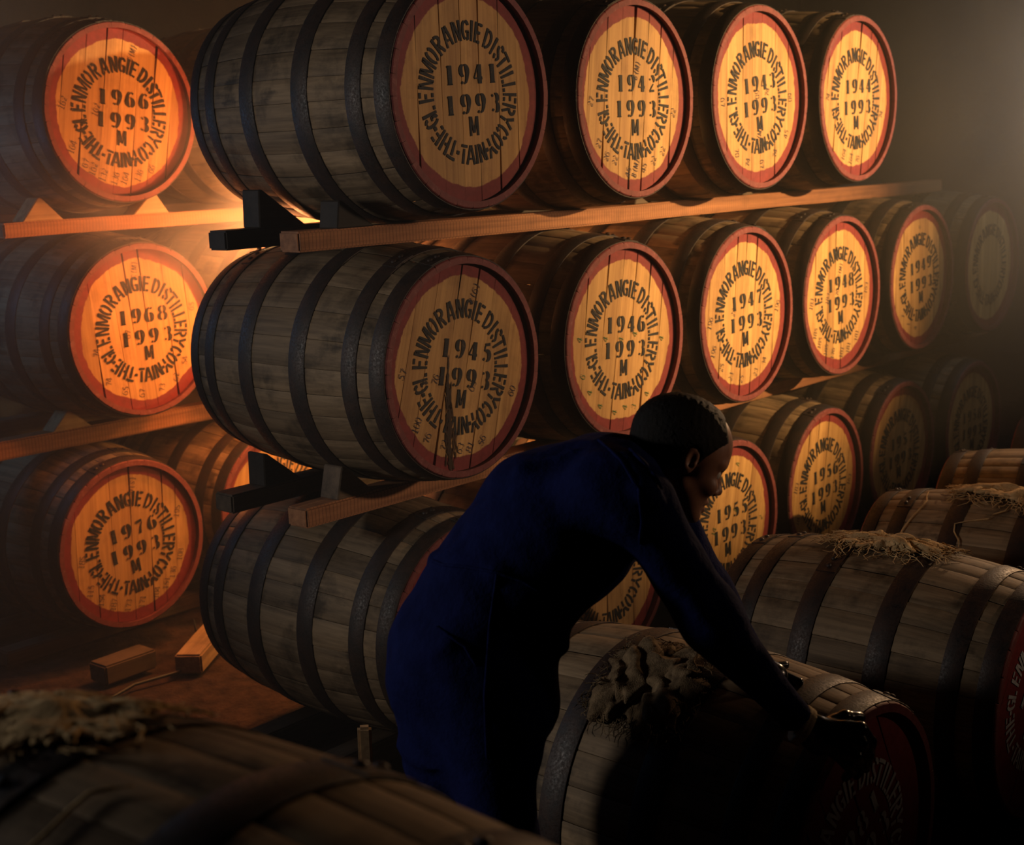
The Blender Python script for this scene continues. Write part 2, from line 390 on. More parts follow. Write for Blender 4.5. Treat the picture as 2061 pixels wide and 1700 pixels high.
def strip(pts, wd, fmap, V, Fc, sub=1):
    n = len(pts); wd = wd if isinstance(wd, list) else [wd] * n
    if n == 2 and sub > 1:
        pts = [(pts[0][0] + (pts[1][0] - pts[0][0]) * t, pts[0][1] + (pts[1][1] - pts[0][1]) * t) for t in np.linspace(0, 1, sub + 1)]
        wd = list(np.linspace(wd[0], wd[1], sub + 1)); n = len(pts)
    P = np.array(pts); b0 = len(V)
    for i in range(n):
        d0 = P[i] - P[i - 1] if i else P[1] - P[0]
        d1 = P[i + 1] - P[i] if i < n - 1 else P[i] - P[i - 1]
        d0 = d0 / (np.linalg.norm(d0) + 1e-9); d1 = d1 / (np.linalg.norm(d1) + 1e-9)
        t = d0 + d1; t /= np.linalg.norm(t) + 1e-9
        nn = np.array([-t[1], t[0]]); k = min(1.6, 1 / max(0.4, float(np.dot(nn, [-d0[1], d0[0]]))))
        for s in (1, -1):
            q = P[i] + nn * s * wd[i] / 2 * k; V.append(fmap(q[0], q[1]))
    for i in range(n - 1): Fc.append((b0 + 2 * i, b0 + 2 * i + 1, b0 + 2 * i + 3, b0 + 2 * i + 2))

TY = 0.0174
RING = [('T', 206), ('H', 217), ('E', 228.5), ('.', 235.5), ('G', 243), ('L', 252.5), ('E', 265.5), ('N', 278), ('M', 291.5), ('O', 304.5), ('R', 318),
        ('A', 332), ('N', 346), ('G', 357.8), ('I', 6.2), ('E', 14.8), ('D', 30), ('I', 39.6), ('S', 48.6), ('T', 58), ('I', 66.5), ('L', 74.5), ('L', 83.8),
        ('E', 93.5), ('R', 104.8), ('Y', 116), ('C', 128), ('O', 139.8), ('Y', 151), ('.', 157)]
TAIN = [('.', 198.5), ('T', 190.5), ('A', 180.5), ('I', 172.3), ('N', 164)]
def ring_mesh(name, mat):
    V, Fc = [], []; r0, h, rm = 0.1275, 0.051, 0.150
    for ch, a in RING:
        wd, st = LET[ch]
        def fm(x, y, a=a, wd=wd):
            an = math.radians(a) + (x - wd / 2) * h / rm; r = r0 + y * h
            return (r * math.sin(an), TY, r * math.cos(an))
        for p, ww in st: strip(p, ww, fm, V, Fc, 2)
    for ch, a in TAIN:
        wd, st = LET[ch]
        def fm(x, y, a=a, wd=wd):
            an = math.radians(a) - (x - wd / 2) * h / 0.158; r = r0 + 0.048 - y * 0.048
            return (r * math.sin(an), TY, r * math.cos(an))
        for p, ww in st: strip(p, ww, fm, V, Fc, 2)
    return mesh_from(name, V, Fc, [mat], recalc=False)
def line_into(V, Fc, text, cx, cz, h, pitch, tilt=0.0, font=DIG, thin=None, bow=0.0):
    ca, sa = math.cos(tilt), math.sin(tilt); n = len(text)
    for i, ch in enumerate(text):
        if ch == ' ': continue
        wd, st = (font.get(ch) or LET.get(ch) or DIG.get(ch))
        ox = (i - (n - 1) / 2) * pitch; oz = bow * (i - (n - 1) / 2)
        def fm(x, y):
            lx, lz = ox + (x - wd / 2) * h, oz + (y - .5) * h
            return (cx + lx * ca - lz * sa, TY - 0.0002, cz + lx * sa + lz * ca)
        for p, ww in st: strip(p, thin if thin else ww, fm, V, Fc, 1)
def years_mesh(y1, y2, mat, tilt1=0.0, tilt2=0.0, seed=0, dx=0.0):
    out = []
    for nm, args in (('year_lettering', (y1, dx + 0.009, 0.047, 0.048, 0.052, tilt1)), ('year_lettering', (y2, dx + 0.013, -0.026, 0.048, 0.055, tilt2)),
                     ('initial_lettering', ('M', dx + 0.014, -0.080, 0.048, 0.05, (tilt1 + tilt2) / 2, LET))):
        V, Fc = [], []; line_into(V, Fc, *args)
        out.append(mesh_from(nm, V, Fc, [mat], recalc=False))
    return out
def marks_mesh(marks, mat):
    V, Fc = [], []
    for txt, ang, rad, tilt in marks:
        a = math.radians(ang)
        line_into(V, Fc, txt, rad * math.sin(a), rad * math.cos(a), 0.022, 0.0145, math.radians(tilt), DIG, 0.09)
    return mesh_from('pen_marks', V, Fc, [mat], recalc=False)
RINGM = ring_mesh('ring_lettering', LETTER)
RINGW = ring_mesh('ring_lettering', LETTERW)

# ------------------------------------------------------------------ barrels
BL, R0, RB = 0.79, 0.285, 0.325
def prof(y): return R0 + (RB - R0) * (1 - (2 * y / BL - 1) ** 2)
CH_T, REC = 0.0175, 0.019
NROW = 10
def stave_mesh(wd, seed):
    r = random.Random(seed)
    rows = [0.0] + list(np.linspace(0.006, BL - 0.006, NROW)) + [BL]
    g = 0.00045; V, Fc, ix = [], [], []
    proud = r.uniform(-0.0006, 0.0008)
    cols = [(-wd / 2, -0.0011, 0), (-wd / 2 + 0.010, 0, 1), (0, 0.0003, 1), (wd / 2 - 0.010, 0, 1), (wd / 2, -0.0011, 0)]
    for i, y in enumerate(rows):
        e = 0.0022 if i in (0, len(rows) - 1) else 0.0
        for a, dr, k in cols:
            rr = prof(y) + dr + proud - e
            aa = a - math.copysign(g / rr, a) if a else a
            V.append((rr * math.sin(aa), y, rr * math.cos(aa)))
    nc = len(cols)
    for i in range(len(rows) - 1):
        for j in range(nc - 1):
            Fc.append((i * nc + j, i * nc + j + 1, (i + 1) * nc + j + 1, (i + 1) * nc + j)); ix.append(1 if (i == 0 or i == len(rows) - 2) else 0)
    # end faces and the inner wall of the chime, both ends; plain side walls between
    def inner(y, y2):
        b = len(V)
        for yy in (y, y2):
            rr = prof(yy) - CH_T
            for a in (-wd / 2, 0, wd / 2): V.append((rr * math.sin(a), yy, rr * math.cos(a)))
        return b
    b = inner(0.0, REC + 0.012)
    Fc += [(0, 1, b), (1, 2, b + 1, b), (2, 3, b + 1), (3, 4, b + 2, b + 1), (b, b + 1, b + 4, b + 3), (b + 1, b + 2, b + 5, b + 4)]; ix += [1] * 6
    last = (len(rows) - 1) * nc
    b2 = inner(BL, BL - REC - 0.012)
    Fc += [(last, last + 1, b2), (last + 1, last + 2, b2 + 1, b2), (last + 2, last + 3, b2 + 1), (last + 3, last + 4, b2 + 2, b2 + 1), (b2, b2 + 1, b2 + 4, b2 + 3), (b2 + 1, b2 + 2, b2 + 5, b2 + 4)]; ix += [1] * 6
    for j, k in ((0, 0), (nc - 1, 2)):
        Fc.append((b + k, j, nc + j, b + 3 + k)); ix.append(0)
        Fc.append((b2 + k, last + j, last - nc + j, b2 + 3 + k)); ix.append(0)
    me = mesh_from('stave', V, Fc, [STAVE, CHIME], True, ix)
    me.polygons.foreach_set('use_smooth', [i < (len(rows) - 1) * (nc - 1) for i in range(len(Fc))])
    return me
WID = [0.178, 0.200, 0.223]
_n = 10; _k = 2 * PI / (_n * sum(WID))
WID = [x * _k for x in WID]
STAVES = [stave_mesh(x, i) for i, x in enumerate(WID)]
def stave_layout(seed):
    r = random.Random(seed); l = [0, 1, 2] * _n; r.shuffle(l)
    out, a = [], 0.0
    for k in l: out.append((a + WID[k] / 2, k)); a += WID[k]
    return out
LAYOUTS = [stave_layout(s) for s in range(4)]

def hoop_mesh(y0, y1):
    V, Fc, sm = [], [], []; n = 72; ym = (y0 + y1) / 2
    rings = [[(y0, 0.0004), (y0, 0.0026)], [(y0, 0.0026), (y0 + 0.0012, 0.0032), (ym, 0.0034), (y1 - 0.0012, 0.0032), (y1, 0.0026)], [(y1, 0.0026), (y1, 0.0004)]]
    for sec in rings:
        b0 = len(V); m_ = len(sec)
        for i in range(n):
            a = 2 * PI * i / n
            for y, d in sec:
                rr = prof(y) + d; V.append((rr * math.sin(a), y, rr * math.cos(a)))
        for i in range(n):
            j = (i + 1) % n
            for k in range(m_ - 1): Fc.append((b0 + i * m_ + k, b0 + i * m_ + k + 1, b0 + j * m_ + k + 1, b0 + j * m_ + k))
    return mesh_from('hoop', V, Fc, [IRON], True, recalc=False)
HY = [(0.0055, 0.050), (0.090, 0.137), (0.262, 0.319), (BL - 0.319, BL - 0.262), (BL - 0.137, BL - 0.090), (BL - 0.050, BL - 0.0055)]
HOOPS = [hoop_mesh(*h) for h in HY]
def rivet_mesh(y):
    V, Fc = [], []; n = 8; rr = prof(y) + 0.0036
    for r, h in ((0.0075, 0.0), (0.0065, 0.0028), (0.003, 0.0042)):
        for i in range(n):
            a = 2 * PI * i / n; V.append((r * math.cos(a), y + r * math.sin(a), rr + h))
    for k in range(2):
        for i in range(n): Fc.append((k * n + i, k * n + (i + 1) % n, (k + 1) * n + (i + 1) % n, (k + 1) * n + i))
    Fc.append(tuple(range(2 * n, 3 * n)))
    return mesh_from('rivet', V, Fc, [IRON], True)
RIVETS = [rivet_mesh((a + b) / 2) for a, b in HY]
def lap_mesh(y0, y1):
    V, Fc = [], []
    for a in (-0.11, 0.11):
        for y in (y0 + 0.001, y1 - 0.001):
            rr = prof(y) + 0.0052; V.append((rr * math.sin(a), y, rr * math.cos(a)))
    for a in (-0.11, 0.11):
        for y in (y0 + 0.001, y1 - 0.001):
            rr = prof(y) + 0.001; V.append((rr * math.sin(a), y, rr * math.cos(a)))
    mid = []
    for a in (0.0,):
        for d in (0.0052,):
            for y in (y0 + 0.001, y1 - 0.001):
                rr = prof(y) + d; V.append((rr * math.sin(a), y, rr * math.cos(a)))
    Fc = [(0, 8, 9, 1), (8, 2, 3, 9), (0, 1, 5, 4), (2, 3, 7, 6), (0, 8, 2, 6, 4), (1, 9, 3, 7, 5)]
    return mesh_from('lap_end', V, Fc, [IRON])
LAPS = [lap_mesh(*h) for h in HY]

HR = 0.2695
def board_meshes(seed, mat, n=7):
    r = random.Random(seed)
    ws = [r.uniform(0.7, 1.25) for _ in range(n)]; t = sum(ws); cuts = [-HR]
    for x in ws: cuts.append(cuts[-1] + x / t * 2 * HR)
    cuts[-1] = HR; out = []
    for k in range(n):
        x0, x1 = cuts[k], cuts[k + 1]; g = 0.0003
        a, b = x0 + (g if k else 0), x1 - (g if k < n - 1 else 0)
        def outline(i0, i1):
            X = np.linspace(i0, i1, 7); zt = np.sqrt(np.maximum(HR ** 2 - X ** 2, 0))
            return [(x, z) for x, z in zip(X, zt)] + [(x, -z) for x, z in zip(X[::-1], zt[::-1])]
        o1 = outline(a, b); o2 = outline(a + 0.0007, b - 0.0007)
        dy = r.uniform(-0.0006, 0.0006); m_ = len(o1)
        V = [(x, REC + dy * 0 + 0.0004, z) for x, z in o2] + [(x, REC + 0.0012, z) for x, z in o1] + [(x, REC + 0.018, z) for x, z in o1]
        Fc = [tuple(range(m_))]
        for s in (0, m_):
            for i in range(m_):
                j = (i + 1) % m_; Fc.append((s + i, s + j, s + m_ + j, s + m_ + i))
        me = mesh_from('head_board', V, Fc, [mat]); out.append(me)
    return out
BOARDS = [board_meshes(s, HEAD, 7 + s % 2) for s in range(5)]
BOARDSR = board_meshes(9, HEADRED, 7)
V = [(HR * math.sin(a), BL - REC, HR * math.cos(a)) for a in np.linspace(0, 2 * PI, 48, endpoint=False)]
V += [(x, BL - REC - 0.015, z) for x, _, z in V]
REAR = mesh_from('rear_head', V, [tuple(range(48)), tuple(range(48, 96))] + [(i, (i + 1) % 48, 48 + (i + 1) % 48, 48 + i) for i in range(48)], [STAVE])

_cnt = [0]
def barrel(x, y, zc, label, group, yaw=0.0, roll=0.0, scale=1.0, years=None, red=False, marks=None, green=False, rivets=True, text=True, tilt=(0, 0), extra=None, dx=0.0, front=True):
    """x, y: middle of the front head; zc: height of the axis. Parts turn about the axis by roll."""
    n = _cnt[0]; _cnt[0] += 1
    c, s = math.cos(yaw), math.sin(yaw)
    h = BL / 2 * scale
    root = empty('oak_barrel', (x - s * h, y + c * h, zc - RB * scale), (0, 0, yaw))
    root.scale = (scale,) * 3
    tag(root, label, 'barrel', group)
    base = (0, -BL / 2, RB)
    def part(name, me, ry=0.0, p=root):
        o = link(name, me, p)
        if p is root: o.location = base; o.rotation_euler = (0, ry, 0)
        return o
    rs = roll + n * 0.77
    for a, k in LAYOUTS[n % 4]: part('stave', STAVES[k], a + rs)
    hr = random.Random(n)
    for k in range(6):
        if rivets:
            # the hoops are lapped and riveted near the crown
            th = hr.uniform(-0.5, 0.5)
            hp = part('hoop', HOOPS[k], th)
            lp = link('lap_end', LAPS[k], hp)
            for d in (-0.045, 0.045):
                rv = link('rivet', RIVETS[k], hp); rv.rotation_euler = (0, d, 0); rv.location = (0, 0, 0)
                rv.scale = (1.008, 1, 1.008)
        else: part('hoop', HOOPS[k], 0)
    for me in (BOARDSR if red else BOARDS[n % 5]): part('head_board', me, roll + hr.uniform(-0.03, 0.03))
    part('rear_head', REAR)
    if text:
        t = part('ring_lettering', RINGW if red else RINGM, roll); t['kind'] = 'stuff'
        if red: t['label'] = 'white stencilled lettering'
    if years:
        for me in years_mesh(years, '1993', LETTERW if red else LETTER, math.radians(tilt[0]), math.radians(tilt[1]), n, dx): part(me.name.split('.')[0], me, roll)['kind'] = 'stuff'
    if marks: part('pen_marks', marks_mesh(marks, INKG if green else INK), roll)['kind'] = 'stuff'
    if extra: extra(part, roll)
    return root

def stain_1945(part, roll):
    r = random.Random(3); V, Fc = [], []
    def streak(x0, z0, z1, w0, w1, n=14):
        b = len(V)
        for i in range(n + 1):
            t = i / n; z = z0 + (z1 - z0) * t; ww = (w0 + (w1 - w0) * t) * (0.4 + 0.8 * r.random()) * (0.25 if i in (0, n) else 1)
            x = x0 + 0.004 * math.sin(t * 5 + x0 * 90)
            V.extend([(x - ww, TY - 0.0006, z), (x + ww, TY - 0.0006, z)])
        for i in range(n): Fc.append((b + 2 * i, b + 2 * i + 1, b + 2 * i + 3, b + 2 * i + 2))
    streak(-0.052, 0.040, -0.10, 0.002, 0.009, 18); streak(-0.056, -0.09, -0.262, 0.010, 0.007, 24)
    for x0, z0, z1, w0, w1 in ((-0.044, -0.03, -0.13, .003, .004), (-0.066, -0.06, -0.20, .002, .003), (-0.070, -0.16, -0.25, .003, .002), (-0.040, -0.15, -0.235, .004, .003), (-0.047, -0.20, -0.262, .003, .003), (-0.033, -0.17, -0.22, .005, .002)): streak(x0, z0, z1, w0, w1, 12)
    o = part('leak_stain', mesh_from('leak_stain', V, Fc, [STAINM], recalc=False), 0); o['label'] = 'dark wet leak running down the head'

U = 75
def mk(*a): return [(t, ang, r, U if len(x) == 0 else x[0]) for t, ang, r, *x in a]
rows = 'barrels of the long front rack'
ROW0, ROW1, ROW2 = 1.7714, 1.0806, 0.3907
barrel(0.011, 0.002, 1.775, 'oak barrel with head stencilled 1941, first in the top row', rows, math.radians(-.6), math.radians(0), 1.007, years='1941', tilt=(3, 3))
barrel(0.714, 0.003, 1.765, 'oak barrel with head stencilled 1942, greenish at its left edge', rows, math.radians(-.4), math.radians(6), 0.978, years='1942', tilt=(6, 6),
       marks=mk(('27', 262, .205), ('27', 228, .212), ('26', 214, .212), ('22', 203, .2), ('45', 183, .213), ('B(M)', 173, .2), ('45', 161, .205), ('22', 146, .205), ('22', 131, .21), ('22', 95, .205), ('B(M)', 5, .085)))
barrel(1.385, -0.005, 1.773, 'oak barrel with brightly lit head stencilled 1943 and a rubbed streak', rows, math.radians(-.3), math.radians(1), 1.011, years='1943', tilt=(9, 8),
       marks=mk(('67', 265, .205, -85), ('70', 215, .21, -85), ('74', 196, .21), ('67', 172, .21, -85), ('74', 148, .205), ('45', 122, .21), ('60', 88, .2, -85), ('(M)', 173, .11), ('60', 340, .012, -85), ('74', 70, .06)))
barrel(2.056, -0.005, 1.774, 'oak barrel with brightly lit head stencilled 1944, last of the top row', rows, math.radians(-.1), math.radians(7.5), 1.01, years='1944', tilt=(10, 10),
       marks=mk(('74', 264, .205), ('164', 197, .21), ('164', 182, .21), ('76', 168, .21), ('74', 98, .2)))
barrel(-0.053, 0.005, 1.085, 'oak barrel stencilled 1945 with a dark leak down its head', rows, math.radians(-.5), math.radians(15), years='1945', tilt=(3, 3), extra=stain_1945,
       marks=mk(('57', 258, .213), ('100', 219, .212), ('76', 205, .212), ('73', 187, .206), ('63', 170, .21), ('81', 160, .213), ('56', 147, .213), ('60', 100, .21), ('C(6)', 2, .195), ('76', 245, .10), ('63', 130, .065)))
barrel(0.628, -0.007, 1.075, 'oak barrel stencilled 1946 with small green figures on its head', rows, math.radians(-.2), math.radians(9), years='1946', tilt=(5, 5), green=True,
       marks=mk(('4', 268, .205), ('6', 238, .21), ('4', 222, .21), ('4', 204, .213), ('4', 184, .213), ('4', 170, .2), ('3', 158, .21), ('4', 138, .21), ('4', 86, .195), ('4', 270, .085), ('4', 280, .01), ('4', 70, .06)))
barrel(1.301, -0.006, 1.079, 'oak barrel with head stencilled 1947 beside the green-figured one', rows, math.radians(.4), math.radians(6), years='1947', tilt=(10, 8),
       marks=mk(('196', 262, .208), ('196', 236, .215), ('25', 216, .212), ('23', 198, .213), ('25', 180, .213), ('23', 155, .213), ('34', 138, .21), ('196', 82, .21), ('23', 275, .07)))
barrel(1.960, 0.001, 1.078, 'oak barrel stencilled 1948, brightest head of the middle row', rows, 0.0, math.radians(2.5), years='1948', tilt=(7, 6),
       marks=mk(('183', 264, .205), ('185', 233, .213), ('185', 220, .213), ('185', 205, .212), ('176', 190, .212), ('181', 172, .212), ('181', 158, .212), ('181', 138, .21), ('163', 85, .205), ('C(M)', 0, .09), ('183', 265, .09), ('170', 285, .02)))
barrel(2.629, 0.005, 1.085, 'oak barrel with dim half-shadowed head stencilled 1949', rows, math.radians(.2), math.radians(-2), years='1949', tilt=(5, 3), marks=mk(('C', 0, .2), ('1', 228, .2), ('1', 210, .2), ('4', 190, .2)))
barrel(3.31, 0.0, ROW1, 'shadowed oak barrel at the far right end of the middle row', rows, 0.0, 0.0)
barrel(-0.085, 0.0, ROW2, 'oak barrel at the left end of the bottom row, behind the worker', rows, 0.0, 0.0)
barrel(0.545, 0.0, ROW2, 'bottom-row oak barrel mostly hidden behind the worker', rows, 0.0, 0.0)
barrel(1.196, -0.008, 0.388, 'oak barrel stencilled 1955 beside the worker\'s face', rows, 0.0, math.radians(13), years='1955', tilt=(14, 14), green=True,
       marks=mk(('A', 3, .205), ('6', 252, .205), ('2', 82, .205), ('14', 255, .09), ('A', 30, .06)))
barrel(1.850, -0.001, 0.391, 'oak barrel with head stencilled 1956 in the bottom row', rows, math.radians(1), math.radians(10), years='1956', tilt=(14, 14),
       marks=mk(('183', 268, .205), ('163', 85, .205), ('183', 235, .21)))
barrel(2.504, 0.016, 0.395, 'oak barrel with dim head stencilled 1957 in the bottom row', rows, 0.0, math.radians(13), years='1957', tilt=(16, 16), marks=mk(('C', 10, .085)))
barrel(3.16, 0.0, ROW2, 'nearly black oak barrel stencilled 1958 at the far end of the bottom row', rows, 0.0, 0.0, years='1958')

lrow = 'barrels of the rear left rack'
LY = 1.5541
L0, L1, L2 = 1.7939, 1.0875, 0.3713
barrel(0.039, LY + .018, L0, 'orange-lit oak barrel stencilled 1966 at the upper left', lrow, 0.0, math.radians(10.5), years='1966', tilt=(5, 4),
       marks=mk(('162', 268, .21), ('164', 230, .215), ('67', 212, .213), ('162', 203, .212), ('132', 192, .213), ('136', 180, .213), ('164', 170, .21), ('136', 155, .21), ('66', 140, .21), ('C(M)', 8, .2), ('162', 265, .09)))
barrel(0.032, LY - .018, L1, 'glowing orange oak barrel stencilled 1968, middle of the left rack', lrow, 0.0, math.radians(-4), years='1968', tilt=(-3, -3),
       marks=mk(('74', 257, .19), ('74', 227, .213), ('65', 208, .212), ('67', 190, .212), ('73', 168, .212), ('62', 150, .212), ('54', 132, .2), ('65', 78, .21), ('C(M)', 0, .2), ('67', 265, .06)))
barrel(-0.068, LY + .001, L2, 'oak barrel stencilled 1976 on the floor rails at lower left', lrow, math.radians(.6), math.radians(2), years='1976', tilt=(9, 8),
       marks=mk(('185', 262, .195), ('115', 232, .213), ('154', 217, .213), ('187', 203, .213), ('173', 187, .213), ('171', 172, .213), ('104', 155, .213), ('151', 142, .213), ('136', 130, .21), ('108', 112, .21), ('195', 68, .205), ('D(S)', 4, .2)))
barrel(0.74, LY, L0, 'hazy oak barrel half hidden behind the first barrel of the top row', lrow, 0.0, 0.0)
barrel(0.73, LY, L1, 'hidden oak barrel of the left rack, in the alley beside 1968', lrow, 0.0, 0.0)
barrel(0.585, LY, L2, 'orange-lit oak barrel glimpsed under the middle row, letters partly showing', lrow, 0.0, math.radians(9))

frow = 'barrels lying on the floor at right'
barrel(-0.446, -1.33, 0.325, 'red-headed oak barrel that the worker grips by its rim', frow, 0.0, math.radians(-28), years='1981', red=True)
barrel(0.49, -1.30, 0.315, 'large oak barrel with straggling burlap, second from the worker', frow, 0.0, math.radians(40), 0.97, years='1979', red=True)
barrel(1.27, -1.27, 0.303, 'oak barrel on the floor with loose twine on its side', frow, math.radians(5), 0.3, 0.93, red=True)
barrel(1.90, -1.24, 0.309, 'oak barrel on the floor with bare sunlit crown, fourth from the worker', frow, math.radians(9), 0.8, 0.95, red=True)
barrel(2.62, -1.22, 0.315, 'oak barrel just showing at the right edge of the picture', frow, math.radians(9), 1.4, 0.97, red=True)
C0X, C0Y, C0Z, C0W = -2.0, -1.87, 0.80, math.radians(5)
barrel(C0X, C0Y, C0Z, 'blurred dark oak barrel in the near left corner', 'barrels stacked near the camera', C0W, 2.2, red=True)

# ------------------------------------------------------------------ rails and chocks
def rail(x0, x1, y0, y1, z0, z1, label, mat=RAIL, seed=0, slant=0.0):
    root = link('timber_rail', box_mesh('timber_rail', x1 - x0, y1 - y0, z1 - z0, mat, 0.005, 0.0012, seed, 14), None, ((x0 + x1) / 2, (y0 + y1) / 2, (z0 + z1) / 2), (0, 0, slant))
    return tag(root, label, 'rail', 'timber rails between the barrels')
FY0, FY1 = 0.215, 0.29
BY0, BY1 = BL - 0.29, BL - 0.215
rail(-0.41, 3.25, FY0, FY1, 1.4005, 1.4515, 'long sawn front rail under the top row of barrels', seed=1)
rail(-0.41, 3.25, BY0, BY1, 1.4005, 1.4515, 'dark rear rail under the top row, its end jutting out left', BLACKWOOD, seed=2)
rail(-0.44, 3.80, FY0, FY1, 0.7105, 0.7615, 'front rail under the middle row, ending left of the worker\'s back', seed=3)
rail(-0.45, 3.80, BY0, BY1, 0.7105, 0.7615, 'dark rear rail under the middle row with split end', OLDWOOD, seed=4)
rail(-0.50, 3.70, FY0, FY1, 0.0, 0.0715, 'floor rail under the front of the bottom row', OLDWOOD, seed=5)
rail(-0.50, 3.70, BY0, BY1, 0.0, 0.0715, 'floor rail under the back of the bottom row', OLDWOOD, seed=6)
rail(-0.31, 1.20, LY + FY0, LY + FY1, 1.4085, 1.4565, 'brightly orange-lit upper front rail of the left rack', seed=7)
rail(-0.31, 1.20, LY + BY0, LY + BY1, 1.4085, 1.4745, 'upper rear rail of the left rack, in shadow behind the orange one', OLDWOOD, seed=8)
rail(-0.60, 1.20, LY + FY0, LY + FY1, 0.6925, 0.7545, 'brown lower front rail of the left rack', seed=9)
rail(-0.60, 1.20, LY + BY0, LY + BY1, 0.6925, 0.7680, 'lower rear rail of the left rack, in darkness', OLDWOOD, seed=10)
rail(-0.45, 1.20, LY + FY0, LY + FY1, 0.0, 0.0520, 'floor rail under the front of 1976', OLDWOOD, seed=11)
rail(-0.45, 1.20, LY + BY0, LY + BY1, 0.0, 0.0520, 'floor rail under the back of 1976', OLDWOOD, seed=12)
for sd, off, lab in ((13, 0.20, 'near'), (14, BL - 0.20, 'far')):
    for lv in range(2):
        o = link('timber_baulk', box_mesh('timber_baulk', 0.8, 0.16, 0.2405, OLDWOOD, 0.008, 0.0, sd + lv, 1), None, (C0X - math.sin(C0W) * off, C0Y + math.cos(C0W) * off, 0.119 + lv * 0.2405 - 0.003), (0, 0, C0W))
        tag(o, ('lower', 'upper')[lv] + ' timber baulk at the ' + lab + ' end under the blurred barrel', 'timber', 'timber baulks under the blurred barrel')

def chock(x, y, z, sx, sy, sz, apex, label, mat=CHOCK, yaw=0.0, skew=0.0):
    """wedge with its ridge at apex (share of the width)"""
    h = sx / 2; ax = -h + apex * sx
    V = [(-h, -sy / 2, 0), (h, -sy / 2, 0), (ax + .006, -sy / 2, sz), (ax - .006, -sy / 2, sz), (-h, sy / 2, 0), (h, sy / 2, 0), (ax + .006 + skew, sy / 2, sz), (ax - .006 + skew, sy / 2, sz)]
    Fc = [(0, 1, 2, 3), (4, 5, 6, 7), (0, 1, 5, 4), (1, 2, 6, 5), (2, 3, 7, 6), (3, 0, 4, 7)]
    me = mesh_from('wedge_chock', V, Fc, [mat])
    bm = bmesh.new(); bm.from_mesh(me); bmesh.ops.bevel(bm, geom=list(bm.edges), offset=0.003, segments=1, affect='EDGES'); bm.to_mesh(me); bm.free()
    return tag(link('wedge_chock', me, None, (x, y, z), (0, 0, yaw)), label, 'chock', 'wedge chocks beside the barrels')
fy, by = (FY0 + FY1) / 2, (BY0 + BY1) / 2
chock(-0.165, LY + fy, 1.4565, 0.15, 0.07, 0.075, 0.45, 'pale triangular chock left of 1966')
chock(0.255, LY + fy, 1.4565, 0.15, 0.07, 0.075, 0.60, 'bright orange triangular chock right of 1966')
chock(-0.13, LY + fy, 0.7545, 0.15, 0.07, 0.065, 0.45, 'dark chock left of 1968')
chock(-0.215, by, 1.4515, 0.16, 0.07, 0.10, 0.06, 'black wedge under the back of the 1941 barrel', BLACKWOOD)
chock(-0.215, fy, 1.4515, 0.13, 0.07, 0.07, 0.12, 'dark wedge on the front rail beside the 1941 barrel', BLACKWOOD)
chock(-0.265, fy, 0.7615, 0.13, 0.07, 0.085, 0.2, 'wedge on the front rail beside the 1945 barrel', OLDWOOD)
chock(-0.27, by, 0.7615, 0.13, 0.07, 0.09, 0.06, 'dark wedge on the rear rail beside the 1945 barrel', BLACKWOOD)
for i, (x, zz) in enumerate(((1.075, 1.4515), (1.715, 1.4515), (0.335, 0.7615), (0.985, 0.7615), (1.66, 0.7615))):
    chock(x - 0.045, fy + 0.0, zz, 0.08, 0.06, 0.03, 0.2, ('small wedge on the top rail left of the streaked head', 'small wedge on the top rail left of the last head',
          'small wedge on the middle rail beside the leaking barrel', 'small wedge on the middle rail right of the green-figured barrel', 'small wedge on the middle rail left of its brightest head')[i], OLDWOOD)

def plank(x, y, z, sx, sy, sz, yaw, label, mat=CHOCK, tilt=0.0):
    o = link('timber_offcut', box_mesh('timber_offcut', sx, sy, sz, mat, 0.006, 0.002, int(x * 100), 5), None, (x, y, z), (0, tilt, yaw))
    return tag(o, label, 'timber', 'timber offcuts on the floor')
plank(-0.25, 1.40, 0.032, 0.20, 0.09, 0.065, 0.05, 'short square offcut on the earth floor before 1976', OLDWOOD)
plank(0.02, 1.33, 0.032, 0.34, 0.09, 0.065, 0.62, 'longer offcut lying slantwise before 1976')
p = spot(735, 1470, 3.0)
plank(float(p[0]), float(p[1]), 0.213, 0.029, 0.03, 0.426, 0.85, 'pale upright wooden stub behind the near barrel', CHOCK, 0.10)
bpy.context.view_layer.update()

# ------------------------------------------------------------------ burlap
def tube_into(V, Fc, pts, r, n=4):
    b0 = len(V); P = [Vector(p) for p in pts]
    for i, p in enumerate(P):
        t = (P[min(i + 1, len(P) - 1)] - P[max(i - 1, 0)]).normalized()
        a = t.orthogonal().normalized(); c = t.cross(a)
        rr = r * (0.5 if i == len(P) - 1 else 1)
        for k in range(n): V.append(tuple(p + (a * math.cos(2 * PI * k / n) + c * math.sin(2 * PI * k / n)) * rr))
    for i in range(len(P) - 1):
        for k in range(n): Fc.append((b0 + i * n + k, b0 + i * n + (k + 1) % n, b0 + (i + 1) * n + (k + 1) % n, b0 + (i + 1) * n + k))

def smooth_noise(r, n=5):
    ks = [(r.uniform(-1, 1), r.uniform(-1, 1), r.uniform(0, 6.3), 0.5 ** (i / 2)) for i in range(n)]
    fr = [4 + 5 * i for i in range(n)]
    return lambda u, v: sum(a * math.sin(f * (x * u + y * v) + ph) for (x, y, ph, a), f in zip(ks, fr))

